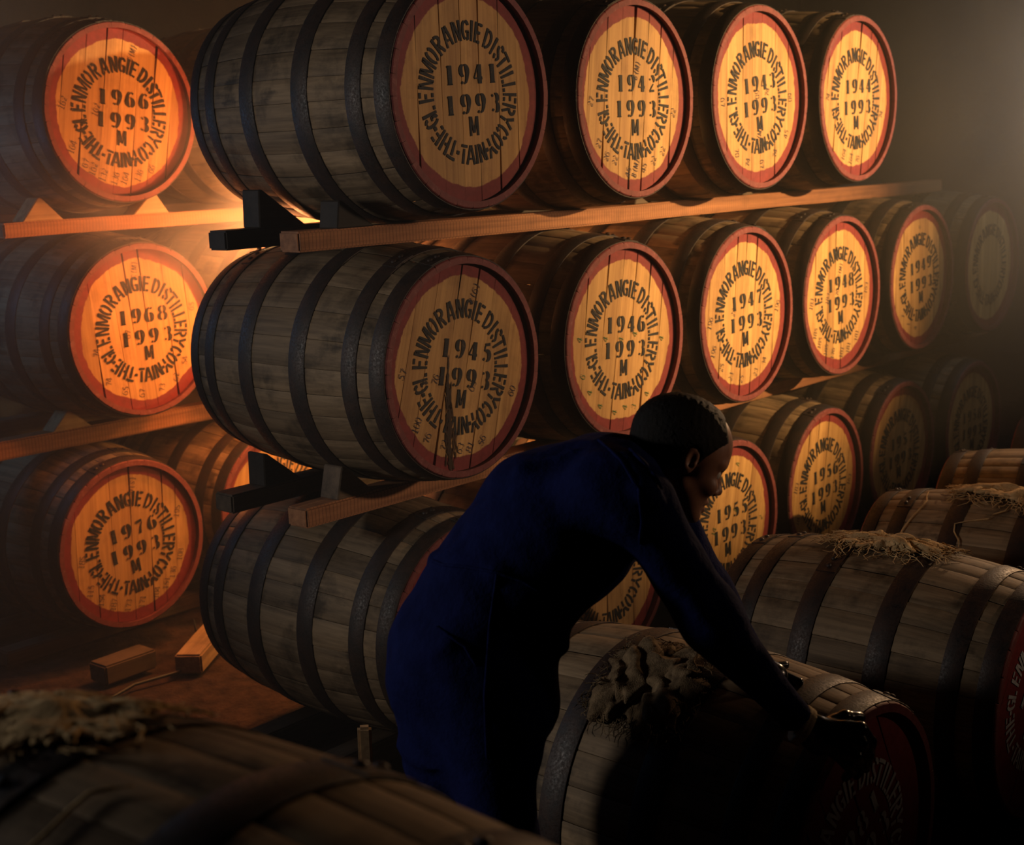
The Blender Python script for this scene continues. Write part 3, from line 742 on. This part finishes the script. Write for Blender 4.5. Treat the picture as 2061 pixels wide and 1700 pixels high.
def burlap(bx, by_, zc, yaw, scale, s_mid, th_mid, ls, lt, lift, label, mat, seed, threads=90, tl=0.05):
    """a rag draped over a barrel: s along the axis, th round it"""
    r = random.Random(seed); nz = smooth_noise(r); nz2 = smooth_noise(r, 7); nz3 = smooth_noise(r, 4)
    c, s = math.cos(yaw), math.sin(yaw)
    def on(sv, th, off):
        rr = (prof(min(max(sv / scale, 0), BL)) * scale) + 0.0045 + off
        lx, lz = rr * math.sin(th), rr * math.cos(th)
        return (bx - s * sv + c * lx, by_ + c * sv + s * lx, zc + lz)
    NU, NV = 64, 40; top = []
    for i in range(NU + 1):
        for j in range(NV + 1):
            u, v = i / NU * 2 - 1, j / NV * 2 - 1
            e = 1 + 0.12 * nz2(u * 2, v * 2)
            k = math.sqrt(max(0, 1 - 0.35 * v * v)); k2 = math.sqrt(max(0, 1 - 0.3 * u * u))
            uu, vv = u * k * e + 0.06 * nz3(v, u), v * k2 * e + 0.05 * nz3(u + 3, v)
            rim = max(abs(u), abs(v))
            off = lift * (0.5 + 0.34 * nz(u * .55, v * .8) + 0.16 * abs(nz2(u * .7, v * 1.3)))
            off = max(0.0, off) * (1 - 0.75 * rim ** 3) + 0.002
            top.append(on(s_mid + uu * ls / 2, th_mid + vv * lt / (2 * RB), off))
    n1 = NV + 1
    Fc = [(i * n1 + j, (i + 1) * n1 + j, (i + 1) * n1 + j + 1, i * n1 + j + 1) for i in range(NU) for j in range(NV)]
    root = link('burlap_cloth', mesh_from('burlap_cloth', top, Fc, [mat], True))
    md = root.modifiers.new('thickness', 'SOLIDIFY'); md.thickness = 0.0022; md.offset = 1
    tag(root, label, 'burlap')
    V, Fc = [], []
    for q in range(threads):
        side = r.randrange(4); t = r.uniform(-1, 1)
        if q % 2 and threads > 200: side = r.randrange(2); u, v = r.uniform(-.9, .9), t
        else: u, v = ((1, t), (-1, t), (t, 1), (t, -1))[side]
        s0, t0 = s_mid + u * ls / 2 * 0.9, th_mid + v * lt / (2 * RB) * 0.9
        du, dv = ((1, 0), (-1, 0), (0, 1), (0, -1))[side]
        L = r.uniform(0.3, 1.3) * tl; pts = []; ang = r.uniform(-0.7, 0.7); o0 = r.uniform(0.001, lift * 0.5)
        for k in range(6):
            f = k / 5
            ds = (du * math.cos(ang) - dv * math.sin(ang)) * L * f + r.uniform(-1, 1) * 0.004
            dt = (dv * math.cos(ang) + du * math.sin(ang)) * L * f + r.uniform(-1, 1) * 0.004
            pts.append(on(s0 + ds, t0 + dt / RB, max(0.0015, o0 * (1 - f) + r.uniform(0, 1) * 0.012 * f)))
            ang += r.uniform(-0.35, 0.35)
        tube_into(V, Fc, pts, 0.0011, 3)
    o = link('loose_threads', mesh_from('loose_threads', V, Fc, [mat], recalc=False), root)
    o['kind'] = 'stuff'
    return root, on
burlap(-0.446, -1.33, 0.325, 0.0, 1.0, 0.385, math.radians(-26), 0.20, 0.21, 0.055, 'dark crumpled burlap rag on the barrel under the worker\'s chest', BURLAPD, 11, 130, 0.04)
burlap(0.49, -1.30, 0.315, 0.0, 0.97, 0.40, math.radians(3), 0.25, 0.14, 0.030, 'frayed burlap patch on the second floor barrel', BURLAP, 12, 420, 0.07)
b3, on3 = burlap(1.27, -1.27, 0.303, math.radians(5), 0.93, 0.335, math.radians(2), 0.30, 0.15, 0.030, 'frayed burlap patch on the barrel at the right edge', BURLAP, 13, 420, 0.07)
def twine(on, path, label):
    V, Fc = [], []
    tube_into(V, Fc, [on(s_, math.radians(t_), 0.002) for s_, t_ in path], 0.0022, 5)
    tag(link('twine', mesh_from('twine', V, Fc, [BURLAP], True, recalc=False)), label, 'twine')
twine(on3, [(.585, -6), (.580, -12), (.568, -18), (.572, -24), (.585, -32), (.60, -42), (.61, -52)], 'short twine strand hanging left of the burlap at right')
twine(on3, [(.33, -16), (.335, -22), (.36, -26), (.37, -30), (.42, -33), (.455, -36), (.45, -41), (.43, -46), (.425, -50)], 'crooked twine strand hanging below the burlap at right')
b0, on0 = burlap(C0X, C0Y, C0Z, C0W, 1.0, 0.58, math.radians(6), 0.19, 0.17, 0.016, 'blurred burlap rag on the near left barrel', BURLAP, 14, 60, 0.05)

twine(on0, [(.402, -24), (.40, -20), (.404, -15), (.406, -11.5), (.395, -9.5), (.379, -7.5)], 'blurred pale strip on the near left barrel')  # thin pale strip curving over the near barrel
# ------------------------------------------------------------------ the worker (signed-distance modelling)
def cframe(P): d = np.asarray(P) - CAM; return np.array([d @ RIGHT, d @ UP, d @ FWD])
def J(px, py, d): return cframe(spot(px, py, d))
def smin(a, b, k):
    h = np.clip(0.5 + 0.5 * (b - a) / k, 0, 1); return b + (a - b) * h - k * h * (1 - h)
def smax(a, b, k): return -smin(-a, -b, k)
def sd_cap(P, a, b, ra, rb, an=1.0):
    sc = np.array([1, 1, 1 / an]); p = P * sc; a = np.asarray(a) * sc; b = np.asarray(b) * sc
    ab = b - a; t = np.clip(((p - a) @ ab) / (ab @ ab + 1e-12), 0, 1)
    return np.linalg.norm(p - a - t[..., None] * ab, axis=-1) - (ra + (rb - ra) * t)
def sd_ell(P, c, r):
    r = np.asarray(r); q = (P - c) / r; k0 = np.linalg.norm(q, axis=-1); k1 = np.linalg.norm(q / r, axis=-1)
    return k0 * (k0 - 1) / (k1 + 1e-9)
def surface_nets(fn, lo, hi, h):
    lo = np.asarray(lo, float); hi = np.asarray(hi, float)
    n = np.ceil((hi - lo) / h).astype(int) + 1
    ax = [lo[i] + h * np.arange(n[i]) for i in range(3)]
    Fv = np.empty(n, np.float32)
    for i in range(0, n[0], 24):
        X = np.stack(np.meshgrid(ax[0][i:i + 24], ax[1], ax[2], indexing='ij'), -1)
        Fv[i:i + 24] = fn(X)
    ins = Fv < 0
    cs = [ins[a:n[0] - 1 + a, b:n[1] - 1 + b, c:n[2] - 1 + c] for a in (0, 1) for b in (0, 1) for c in (0, 1)]
    cnt = sum(x.astype(np.int8) for x in cs); act = (cnt > 0) & (cnt < 8)
    cell = np.argwhere(act); idx = -np.ones(act.shape, int); idx[act] = np.arange(len(cell))
    acc = np.zeros((len(cell), 3)); num = np.zeros(len(cell))
    cor = [(a, b, c) for a in (0, 1) for b in (0, 1) for c in (0, 1)]
    for a in cor:
        for ax_ in range(3):
            if a[ax_]: continue
            b = list(a); b[ax_] = 1
            fa = Fv[tuple((cell + a).T)]; fb = Fv[tuple((cell + b).T)]
            mk_ = (fa < 0) != (fb < 0); t = np.where(mk_, fa / (fa - fb + 1e-20), 0)
            p = np.array(a)[None] + t[:, None] * (np.array(b) - np.array(a))[None]
            acc += p * mk_[:, None]; num += mk_
    V = lo + (cell + acc / num[:, None]) * h
    quads = []
    for ax_ in range(3):
        o1, o2 = [(1, 2), (2, 0), (0, 1)][ax_]
        sl0 = [slice(None)] * 3; sl1 = [slice(None)] * 3; sl0[ax_] = slice(0, -1); sl1[ax_] = slice(1, None)
        ch = ins[tuple(sl0)] != ins[tuple(sl1)]; e = np.argwhere(ch)
        ok = (e[:, o1] > 0) & (e[:, o2] > 0) & (e[:, o1] < n[o1] - 1) & (e[:, o2] < n[o2] - 1); e = e[ok]
        flip = ins[tuple(e.T)]
        d1 = np.zeros(3, int); d1[o1] = 1; d2 = np.zeros(3, int); d2[o2] = 1
        q = np.stack([idx[tuple((e - d1 - d2).T)], idx[tuple((e - d2).T)], idx[tuple(e.T)], idx[tuple((e - d1).T)]], 1)
        q[~flip] = q[~flip][:, ::-1]; quads.append(q)
    return V, np.concatenate(quads)
def to_world(V): return CAM + V[:, 0:1] * RIGHT + V[:, 1:2] * UP + V[:, 2:3] * FWD
def sdf_mesh(name, fn, lo, hi, h, mat):
    V, Q = surface_nets(fn, lo, hi, h)
    return V, Q
def to_mesh(name, Vw, Q, mats, idx=None):
    me = bpy.data.meshes.new(name); me.from_pydata(Vw.tolist(), [], Q.tolist())
    for mt in mats: me.materials.append(mt)
    me.polygons.foreach_set('use_smooth', [True] * len(me.polygons))
    if idx is not None: me.polygons.foreach_set('material_index', idx)
    me.update(); return me

D0 = 2.40
def px(n, d=D0): return n * d / F_PX
# joints: picture position and distance
def limb_prims(g):
    """g: growth in metres over the bare body"""
    RS, RE, RW = J(1296, 1022, 2.24), J(1428, 1245, 2.31), J(1612, 1458, 2.415)
    LS, LE, LW = J(1322, 1005, 2.58), J(1420, 1200, 2.64), J(1520, 1345, 2.62)
    cap = lambda a, b, ra, rb, an=1.0: (a, b, ra * a[2] / D0 + g, rb * b[2] / D0 + g, an)
    pr = [
     cap(J(935, 1325, 2.39), J(965, 1380, 2.39), px(152), px(144), 1.15),       # seat and pelvis
     cap(J(1005, 1345, 2.37), J(1016, 1400, 2.37), px(106), px(104), 1.3),      # belly front
     cap(J(912, 1370, 2.40), J(905, 1520, 2.42), px(122), px(92), 1.25),        # baggy seat
     cap(J(955, 1270, 2.39), J(1010, 1185, 2.39), px(143), px(140), 1.15),      # waist
     cap(J(1010, 1185, 2.39), J(1120, 1062, 2.41), px(140), px(156), 1.2),      # chest
     cap(J(1120, 1062, 2.41), J(1215, 1012, 2.41), px(156), px(122), 1.25),     # upper back
     cap(J(1225, 985, 2.26), J(1235, 975, 2.56), px(88), px(88)),               # shoulder yoke
     cap(J(1240, 975, 2.41), J(1300, 955, 2.42), px(84), px(62)),               # neck root
     cap(RS, RE, px(70), px(54)), cap(RE, RW, px(56), px(34)),
     cap(LS, LE, px(70), px(50)), cap(LE, LW, px(50), px(34)),
     cap(J(985, 1390, 2.31), J(1008, 1740, 2.28), px(100), px(74)), cap(J(1008, 1740, 2.28), J(945, 2120, 2.34), px(70), px(46)),
     cap(J(925, 1390, 2.49), J(935, 1740, 2.51), px(100), px(74)), cap(J(935, 1740, 2.51), J(870, 2120, 2.56), px(70), px(46)),
    ]
    return pr
def union(P, prims, k=0.05):
    out = None
    for a, b, ra, rb, an in prims:
        d = sd_cap(P, a, b, ra, rb, an)
        out = d if out is None else smin(out, d, k)
    return out

# head frame
HD = 2.42; HS = HD / F_PX
H0 = J(1372, 920, HD)
_yaw = math.radians(8)                                   # turned a little away from the lens
HFv = np.array([0.92, -0.39, 0.0]); HUv = np.array([0.39, 0.92, 0.0]); HWv = np.array([0, 0, 1.0])
HF2 = HFv * math.cos(_yaw) + HWv * math.sin(_yaw); HW2 = -HFv * math.sin(_yaw) + HWv * math.cos(_yaw)
def head_local(P): d = (P - H0) / HS; return np.stack([d @ HF2, d @ HUv, d @ HW2], -1)
def head_sdf(P):
    Q = head_local(P); A = np.array
    Qm = Q.copy(); Qm[..., 2] = np.abs(Q[..., 2])
    d = sd_ell(Q, A([-14, 36, 0]), A([101, 84, 77]))
    d = smin(d, sd_ell(Q, A([30, 18, 0]), A([57, 76, 64])), 22)
    d = smin(d, sd_ell(Q, A([34, -38, 0]), A([48, 72, 57])), 20)
    d = smin(d, sd_cap(Qm, A([8, -50, 44]), A([58, -96, 16]), 17, 16), 18)
    d = smin(d, sd_ell(Q, A([66, -99, 0]), A([17, 16, 22])), 10)
    d = smin(d, sd_cap(Qm, A([82, 20, 6]), A([66, 16, 44]), 10, 11), 9)       # brow
    d = smin(d, sd_ell(Qm, A([62, -34, 40]), A([20, 18, 16])), 14)            # cheek
    d = smax(d, -sd_ell(Qm, A([86, -6, 31]), A([18, 12, 17])), 9)             # eye socket
    d = smin(d, sd_cap(Q, A([78, 2, 0]), A([93, -32, 0]), 7, 10), 7)          # nose
    d = smin(d, sd_ell(Q, A([96, -35, 0]), A([10, 9, 10])), 5)
    d = smin(d, sd_ell(Qm, A([86, -40, 11]), A([10, 8, 8])), 4)
    d = smin(d, sd_cap(Qm, A([81, -65, 0]), A([70, -70, 20]), 8, 4), 5)     # lips
    d = smin(d, sd_cap(Qm, A([79, -81, 0]), A([69, -77, 18]), 8.5, 4), 4)
    d = smax(d, -sd_cap(Qm, A([90, -72.5, 0]), A([74, -74, 22]), 4, 2.5), 3)
    # ears
    e = sd_ell(Qm, A([-3, -1, 74]), A([17, 29, 9]))
    e = smax(e, -sd_ell(Qm, A([1, 2, 82]), A([10, 18, 7])), 3)
    e = smin(e, sd_ell(Qm, A([8, -6, 77]), A([4, 7, 5])), 3)
    d = smin(d, e, 4)
    # neck
    n = sd_cap(Q, A([-42, -30, 0]), A([-92, -110, 0]), 52, 58)
    d = smin(d, n, 20)
    return d * HS
person = empty('person', tuple(spot(930, 2150, 2.45) * np.array([1, 1, 0])))
person.location.z = 0.0
tag(person, 'man in navy overalls bending over a barrel with gloved hands, face in profile', 'person')
def child(name, me):
    o = link(name, me, person); o.location = -Vector(person.location); return o

hl = H0 - 0.2; hh = H0 + 0.2
Vh, Qh = surface_nets(head_sdf, hl, hh, 0.0034)
bare = limb_prims(-0.016)
allp = np.array([p[i] for p in bare for i in (0, 1)])
lo, hi = allp.min(0) - 0.2, allp.max(0) + 0.2
lo[1] = cframe((spot(930, 2150, 2.5)))[1] - 0.05
Vb, Qb = surface_nets(lambda P: union(P, bare), lo, hi, 0.016)
body = to_mesh('body', to_world(np.vstack([Vh, Vb])), np.vstack([Qh, Qb + len(Vh)]), [SKIN])
child('body', body)

def hair_sdf(P):
    Q = head_local(P); Qm = Q.copy(); Qm[..., 2] = np.abs(Q[..., 2]); A = np.array
    f, u, wv = Q[..., 0], Q[..., 1], Qm[..., 2]
    nz = 1.1 * np.sin(f * .45 + 2 * np.sin(u * .21)) * np.sin(u * .5 + wv * .33) + .7 * np.sin(f * .9 + wv * .8)
    d = np.minimum(sd_ell(Q, A([-14, 36, 0]), A([107, 90, 82])), sd_ell(Q, A([24, 26, 0]), A([57, 78, 70])))
    d = smin(d, sd_ell(Q, A([-62, -10, 0]), A([50, 62, 62])), 14) + nz
    # hairline: forehead, temple, sideburn, nape
    line = np.where(u > 20, (f - (72 - 0.55 * np.abs(u - 70))), 0.0)
    line = f - np.interp(u, [-60, -30, -5, 15, 40, 62, 90, 125], [-40, -24, 18, 26, 44, 66, 50, 40])
    d = smax(d, line, 4)
    d = smax(d, -(sd_ell(Qm, A([-2, -2, 80]), A([19, 31, 22]))), 3)
    d = smax(d, -(u + 62 - 0.25 * (f + 60)), 6)
    return d * HS
Vx, Qx = surface_nets(hair_sdf, hl, hh, 0.0034)
child('hair', to_mesh('hair', to_world(Vx), Qx, [HAIRM]))
for sgn in (1, -1):
    c0 = H0 + (HF2 * 68 + HUv * -5 + HW2 * 31 * sgn) * HS
    Ve, Qe = surface_nets(lambda P: np.linalg.norm(P - c0, axis=-1) - 12 * HS, c0 - 0.016, c0 + 0.016, 0.002)
    child('eye', to_mesh('eye', to_world(Ve), Qe, [EYEW]))

over = limb_prims(0.0)
fold = [(J(1262, 925, 2.22), J(1345, 985, 2.17), .010), (J(1300, 985, 2.17), J(1352, 1012, 2.18), .009), (J(1215, 940, 2.24), J(1330, 1010, 2.17), .008),
        (J(1390, 1190, 2.25), J(1478, 1248, 2.28), .010), (J(1400, 1225, 2.25), J(1470, 1285, 2.27), .009), (J(1440, 1268, 2.27), J(1510, 1305, 2.30), .007),
        (J(1380, 1130, 2.24), J(1425, 1165, 2.26), .007), (J(870, 1122, 2.36), J(1000, 1150, 2.25), .007), (J(1000, 1150, 2.25), J(1110, 1195, 2.25), .007),
        (J(800, 1360, 2.34), J(900, 1300, 2.24), .008), (J(805, 1420, 2.34), J(930, 1400, 2.24), .008), (J(812, 1500, 2.38), J(870, 1560, 2.28), .009), (J(1040, 930, 2.30), J(1150, 905, 2.30), .007)]
def over_sdf(P):
    d = union(P, over, 0.05)
    x, y, z = P[..., 0], P[..., 1], P[..., 2]
    d = d + 0.0036 * np.sin(x * 27 + 2.2 * np.sin(y * 15 + z * 9)) * np.sin(y * 24 + x * 12 + 1.5 * np.sin(z * 19)) + 0.0012 * np.sin(x * 70 + y * 55) * np.sin(z * 61 - y * 33)
    d1 = d
    for a, b, r in fold: d1 = smin(d1, sd_cap(P, a, b, r, r * 0.6), 0.022)
    d = np.maximum(d1, d - 0.009)
    # pocket flap and jacket skirt at the front of the hips
    d = smin(d, sd_cap(P, J(1095, 1265, 2.32), J(1130, 1300, 2.32), .020, .012, 2), .03)
    # collar
    d = smin(d, sd_cap(P, J(1262, 905, 2.34), J(1340, 1000, 2.30), .016, .013), .015)
    d = smin(d, sd_cap(P, J(1262, 905, 2.50), J(1340, 1000, 2.54), .016, .013), .015)
    # open neck: scooped so that the neck stands clear of the cloth
    n0, n1 = H0 + (HF2 * -52 + HUv * -48) * HS, H0 + (HF2 * -10 + HUv * -60) * HS
    d = smax(d, -sd_cap(P, n0, n1, 60 * HS, 66 * HS), .006)
    # the right sleeve ends before the cuff
    a = J(1428, 1245, 2.31); b = J(1612, 1458, 2.415); ax_ = (b - a) / np.linalg.norm(b - a)
    near = np.linalg.norm(P - b, axis=-1) < 0.16
    d = np.where(near, np.maximum(d, (P - b) @ ax_ + 0.012), d)
    return d
lo2, hi2 = lo - 0.02, hi + 0.02
Vo, Qo = surface_nets(over_sdf, lo2, hi2, 0.0085)
child('overalls', to_mesh('overalls', to_world(Vo), Qo, [NAVY]))

# seams and edges sewn on the cloth, laid on its surface
def on_cloth(x, y):
    a = cframe(spot(x, y, 2.0)); b = cframe(spot(x, y, 2.6))
    T = np.linspace(0, 1, 260)[:, None]; P = a + (b - a) * T
    v = over_sdf(P); k = np.argmax(v < 0.0012)
    return to_world(P[k:k + 1])[0] if v[k] < 0.0012 else None
def sewn(name, path, r):
    pts = []
    for (x0, y0), (x1, y1) in zip(path[:-1], path[1:]):
        n = max(2, int(math.hypot(x1 - x0, y1 - y0) / 14))
        for t in np.linspace(0, 1, n, endpoint=False):
            p = on_cloth(x0 + (x1 - x0) * t, y0 + (y1 - y0) * t)
            if p is not None: pts.append(tuple(p))
    V, Fc = [], []
    tube_into(V, Fc, pts, r, 6)
    child(name, mesh_from(name, V, Fc, [NAVY], True))
sewn('waist_seam', [(852, 1120), (890, 1136), (940, 1141), (1000, 1152), (1050, 1168), (1105, 1200)], 0.0032)
sewn('shoulder_seam', [(1205, 885), (1250, 925), (1285, 985), (1292, 1050), (1285, 1110)], 0.0028)
sewn('pocket_edge', [(880, 1262), (935, 1300), (965, 1352)], 0.0030)
sewn('side_seam', [(1000, 1152), (985, 1260), (975, 1400), (980, 1540)], 0.0024)
sewn('collar_edge', [(1268, 905), (1300, 935), (1325, 968), (1340, 1000)], 0.0040)

# right glove closing over the chime
wr = J(1612, 1458, 2.415)
def chain(pts, rad): return [(J(*pts[i]), J(*pts[i + 1]), px(rad[i], 2.44), px(rad[i + 1], 2.44), 1.0) for i in range(len(pts) - 1)]
fingers = [
 chain([(1700, 1462, 2.405), (1733, 1466, 2.405), (1752, 1492, 2.425), (1750, 1524, 2.455)], [14, 14, 12, 10]),
 chain([(1702, 1483, 2.400), (1732, 1494, 2.400), (1747, 1520, 2.420), (1741, 1546, 2.450)], [14, 14, 12, 10]),
 chain([(1697, 1505, 2.400), (1722, 1520, 2.400), (1733, 1542, 2.420), (1724, 1560, 2.445)], [14, 13, 12, 9]),
 chain([(1688, 1522, 2.402), (1706, 1538, 2.402), (1712, 1553, 2.420), (1702, 1564, 2.440)], [12, 12, 10, 9]),
 chain([(1660, 1462, 2.42), (1700, 1442, 2.43), (1731, 1443, 2.445)], [17, 14, 11])]
def glove_sdf(P):
    palm = sd_cap(P, J(1652, 1482, 2.412), J(1700, 1488, 2.405), px(36, 2.44), px(33, 2.44), 0.62)
    palm = smin(palm, sd_cap(P, J(1630, 1468, 2.415), J(1655, 1480, 2.412), px(33, 2.44), px(36, 2.44), 0.8), 0.01)
    palm = smin(palm, sd_cap(P, J(1690, 1470, 2.405), J(1692, 1515, 2.402), px(18, 2.44), px(16, 2.44)), 0.01)
    out = palm
    for ch in fingers:
        f = None
        for a, b, ra, rb, an in ch:
            d = sd_cap(P, a, b, ra, rb, an); f = d if f is None else smin(f, d, 0.004)
        out = smin(out, f, 0.005)
    out = out + 0.0006 * np.sin(P[..., 0] * 260 + P[..., 1] * 120) * np.sin(P[..., 1] * 240)
    return out
gl, gh = J(1600, 1590, 2.40) - 0.06, J(1780, 1420, 2.46) + 0.06
Vg, Qg = surface_nets(glove_sdf, gl, gh, 0.0022)
child('glove', to_mesh('glove', to_world(Vg), Qg, [RUBBER]))
def cuff_sdf(P):
    a, b = J(1606, 1453, 2.415), J(1628, 1466, 2.415)
    d = sd_cap(P, a, b, px(41, 2.44), px(38, 2.44)); ax_ = (b - a) / np.linalg.norm(b - a)
    t = (P - a) @ ax_
    d = np.maximum(d, np.maximum(-t, t - 0.018))
    return d + 0.0006 * np.sin(t * 900)
Vc, Qc = surface_nets(cuff_sdf, wr - 0.08, wr + 0.08, 0.0024)
child('knit_cuff', to_mesh('knit_cuff', to_world(Vc), Qc, [KNIT]))
# left glove resting on the crown, behind the right forearm
def lglove_sdf(P):
    a = J(1520, 1345, 2.62); out = sd_cap(P, a, J(1555, 1362, 2.61), px(36), px(34), 0.8)
    for k, (x, y) in enumerate(((1610, 1372), (1606, 1388), (1596, 1402), (1582, 1412))):
        out = smin(out, sd_cap(P, J(1560, 1352 + 9 * k, 2.64 - .006 * k), J(x, y, 2.62), px(12), px(9)), .006)
    out = smin(out, sd_cap(P, J(1540, 1345, 2.66), J(1580, 1338, 2.68), px(13), px(10)), .006)
    return out
c0 = J(1560, 1370, 2.65)
Vl, Ql = surface_nets(lglove_sdf, c0 - 0.12, c0 + 0.12, 0.003)
child('glove', to_mesh('glove', to_world(Vl), Ql, [RUBBER]))
# boots
for (x, y, d) in ((945, 2120, 2.34), (870, 2120, 2.56)):
    a = spot(x, y, d); a[2] = 0.0
    toe = np.array([0.65, -0.55, 0]); toe /= np.linalg.norm(toe)
    ca, ct = a + np.array([0, 0, .06]), a + toe * 0.17 + np.array([0, 0, .045])
    def boot(P, ca=ca, ct=ct, a=a):
        q = P
        d_ = sd_cap(q, ca, ct, .055, .045); d_ = smin(d_, sd_cap(q, ca, ca + np.array([0, 0, .16]), .055, .06), .03)
        return np.maximum(d_, -q[..., 2] + 0.002)
    Vk, Qk = surface_nets(boot, a + np.array([-.3, -.3, -.02]), a + np.array([.3, .3, .32]), 0.008)
    child('boot', to_mesh('boot', Vk, Qk, [BLACKM]))

# ------------------------------------------------------------------ lamp in the alley, cable, haze
def lathe(prof_, n, mat, name, axis='Z'):
    V, Fc = [], []
    for r, z in prof_:
        for i in range(n): V.append((r * math.cos(2 * PI * i / n), r * math.sin(2 * PI * i / n), z))
    for k in range(len(prof_) - 1):
        for i in range(n): Fc.append((k * n + i, k * n + (i + 1) % n, (k + 1) * n + (i + 1) % n, (k + 1) * n + i))
    return mesh_from(name, V, Fc, [mat], True)
V, Fc = [], []
cab = [(-0.62, 1.15, .008), (-0.45, 1.22, .008), (-0.30, 1.27, .010), (-0.15, 1.25, .009), (-0.02, 1.30, .012), (0.06, 1.42, .03), (0.12, 1.52, .06)]
tube_into(V, Fc, cab, 0.006, 6)
tag(link('cable', mesh_from('cable', V, Fc, [BLACKM], True)), 'black cable trailing over the earth floor by the offcuts', 'cable')

def haze(name, x0, x1, y0, y1, z0, z1, mat, label):
    vs_ = [(x, y, z) for x in (x0, x1) for y in (y0, y1) for z in (z0, z1)]
    fs = [(0, 1, 3, 2), (4, 6, 7, 5), (0, 4, 5, 1), (2, 3, 7, 6), (0, 2, 6, 4), (1, 5, 7, 3)]
    return tag(link(name, mesh_from(name, vs_, fs, [mat])), label, 'haze', kind='stuff')
HAZE = haze_mat('warehouse_haze', 0.019)
haze('haze', 0.7, 7.5, -3.2, -0.601, 0.75, 3.35, HAZE, 'thin smoky haze in the light beams at the right')
haze('haze', -4.0, 7.5, -0.6, 3.55, 0.0, 3.35, HAZE, 'thin smoky haze hanging over the racks')

def smoke(name, c, r, dens, label, seed):
    mt = bpy.data.materials.new('smoke_' + str(seed)); mt.use_nodes = True; nt = mt.node_tree; nt.nodes.clear()
    out = N(nt, 'ShaderNodeOutputMaterial'); v = N(nt, 'ShaderNodeVolumeScatter'); v.inputs['Anisotropy'].default_value = 0.1
    tc = N(nt, 'ShaderNodeTexCoord'); ln = N(nt, 'ShaderNodeVectorMath', operation='LENGTH'); nt.links.new(tc.outputs['Object'], ln.inputs[0])
    fall = math_n(nt, 'SUBTRACT', 1.0, ln.outputs['Value'], True)
    mp = N(nt, 'ShaderNodeMapping'); mp.inputs['Location'].default_value = (seed, 0, 0); mp.inputs['Scale'].default_value = (1.6, 1.6, 1.0); mp.inputs['Rotation'].default_value = (0, 0.6, 0)
    nt.links.new(tc.outputs['Object'], mp.inputs[0])
    nz = N(nt, 'ShaderNodeTexNoise'); nz.inputs['Scale'].default_value = 1.5; nz.inputs['Detail'].default_value = 3; nz.inputs['Distortion'].default_value = 0.8
    nt.links.new(mp.outputs[0], nz.inputs['Vector'])
    k = math_n(nt, 'MULTIPLY', math_n(nt, 'SUBTRACT', nz.outputs[0], 0.38 if seed == 3 else 0.15), 3.0 if seed == 3 else 1.8, True)
    d = math_n(nt, 'MULTIPLY', math_n(nt, 'MULTIPLY', math_n(nt, 'POWER', fall, 1.3), k), dens)
    nt.links.new(d, v.inputs['Density']); nt.links.new(v.outputs[0], out.inputs['Volume'])
    bm = bmesh.new(); bmesh.ops.create_icosphere(bm, subdivisions=2, radius=1.0); me = bpy.data.meshes.new(name); bm.to_mesh(me); bm.free(); me.materials.append(mt)
    o = link(name, me, None, c); o.scale = r
    return tag(o, label, 'smoke', kind='stuff')
smoke('smoke', (0.10, 1.02, 1.46), (0.75, 0.60, 0.42), 2.6, 'wisps of smoke glowing in the alley behind the 1941 barrel', 3)
smoke('smoke', tuple(spot(2150, 240, 5.6)), (1.15, 1.15, 1.25), 0.9, 'grey smoke hanging in the dark at the right edge', 5)
smoke('smoke', tuple(spot(-60, 330, 4.5)), (0.45, 0.6, 1.0), 0.65, 'bluish smoke hanging at the left edge', 8)
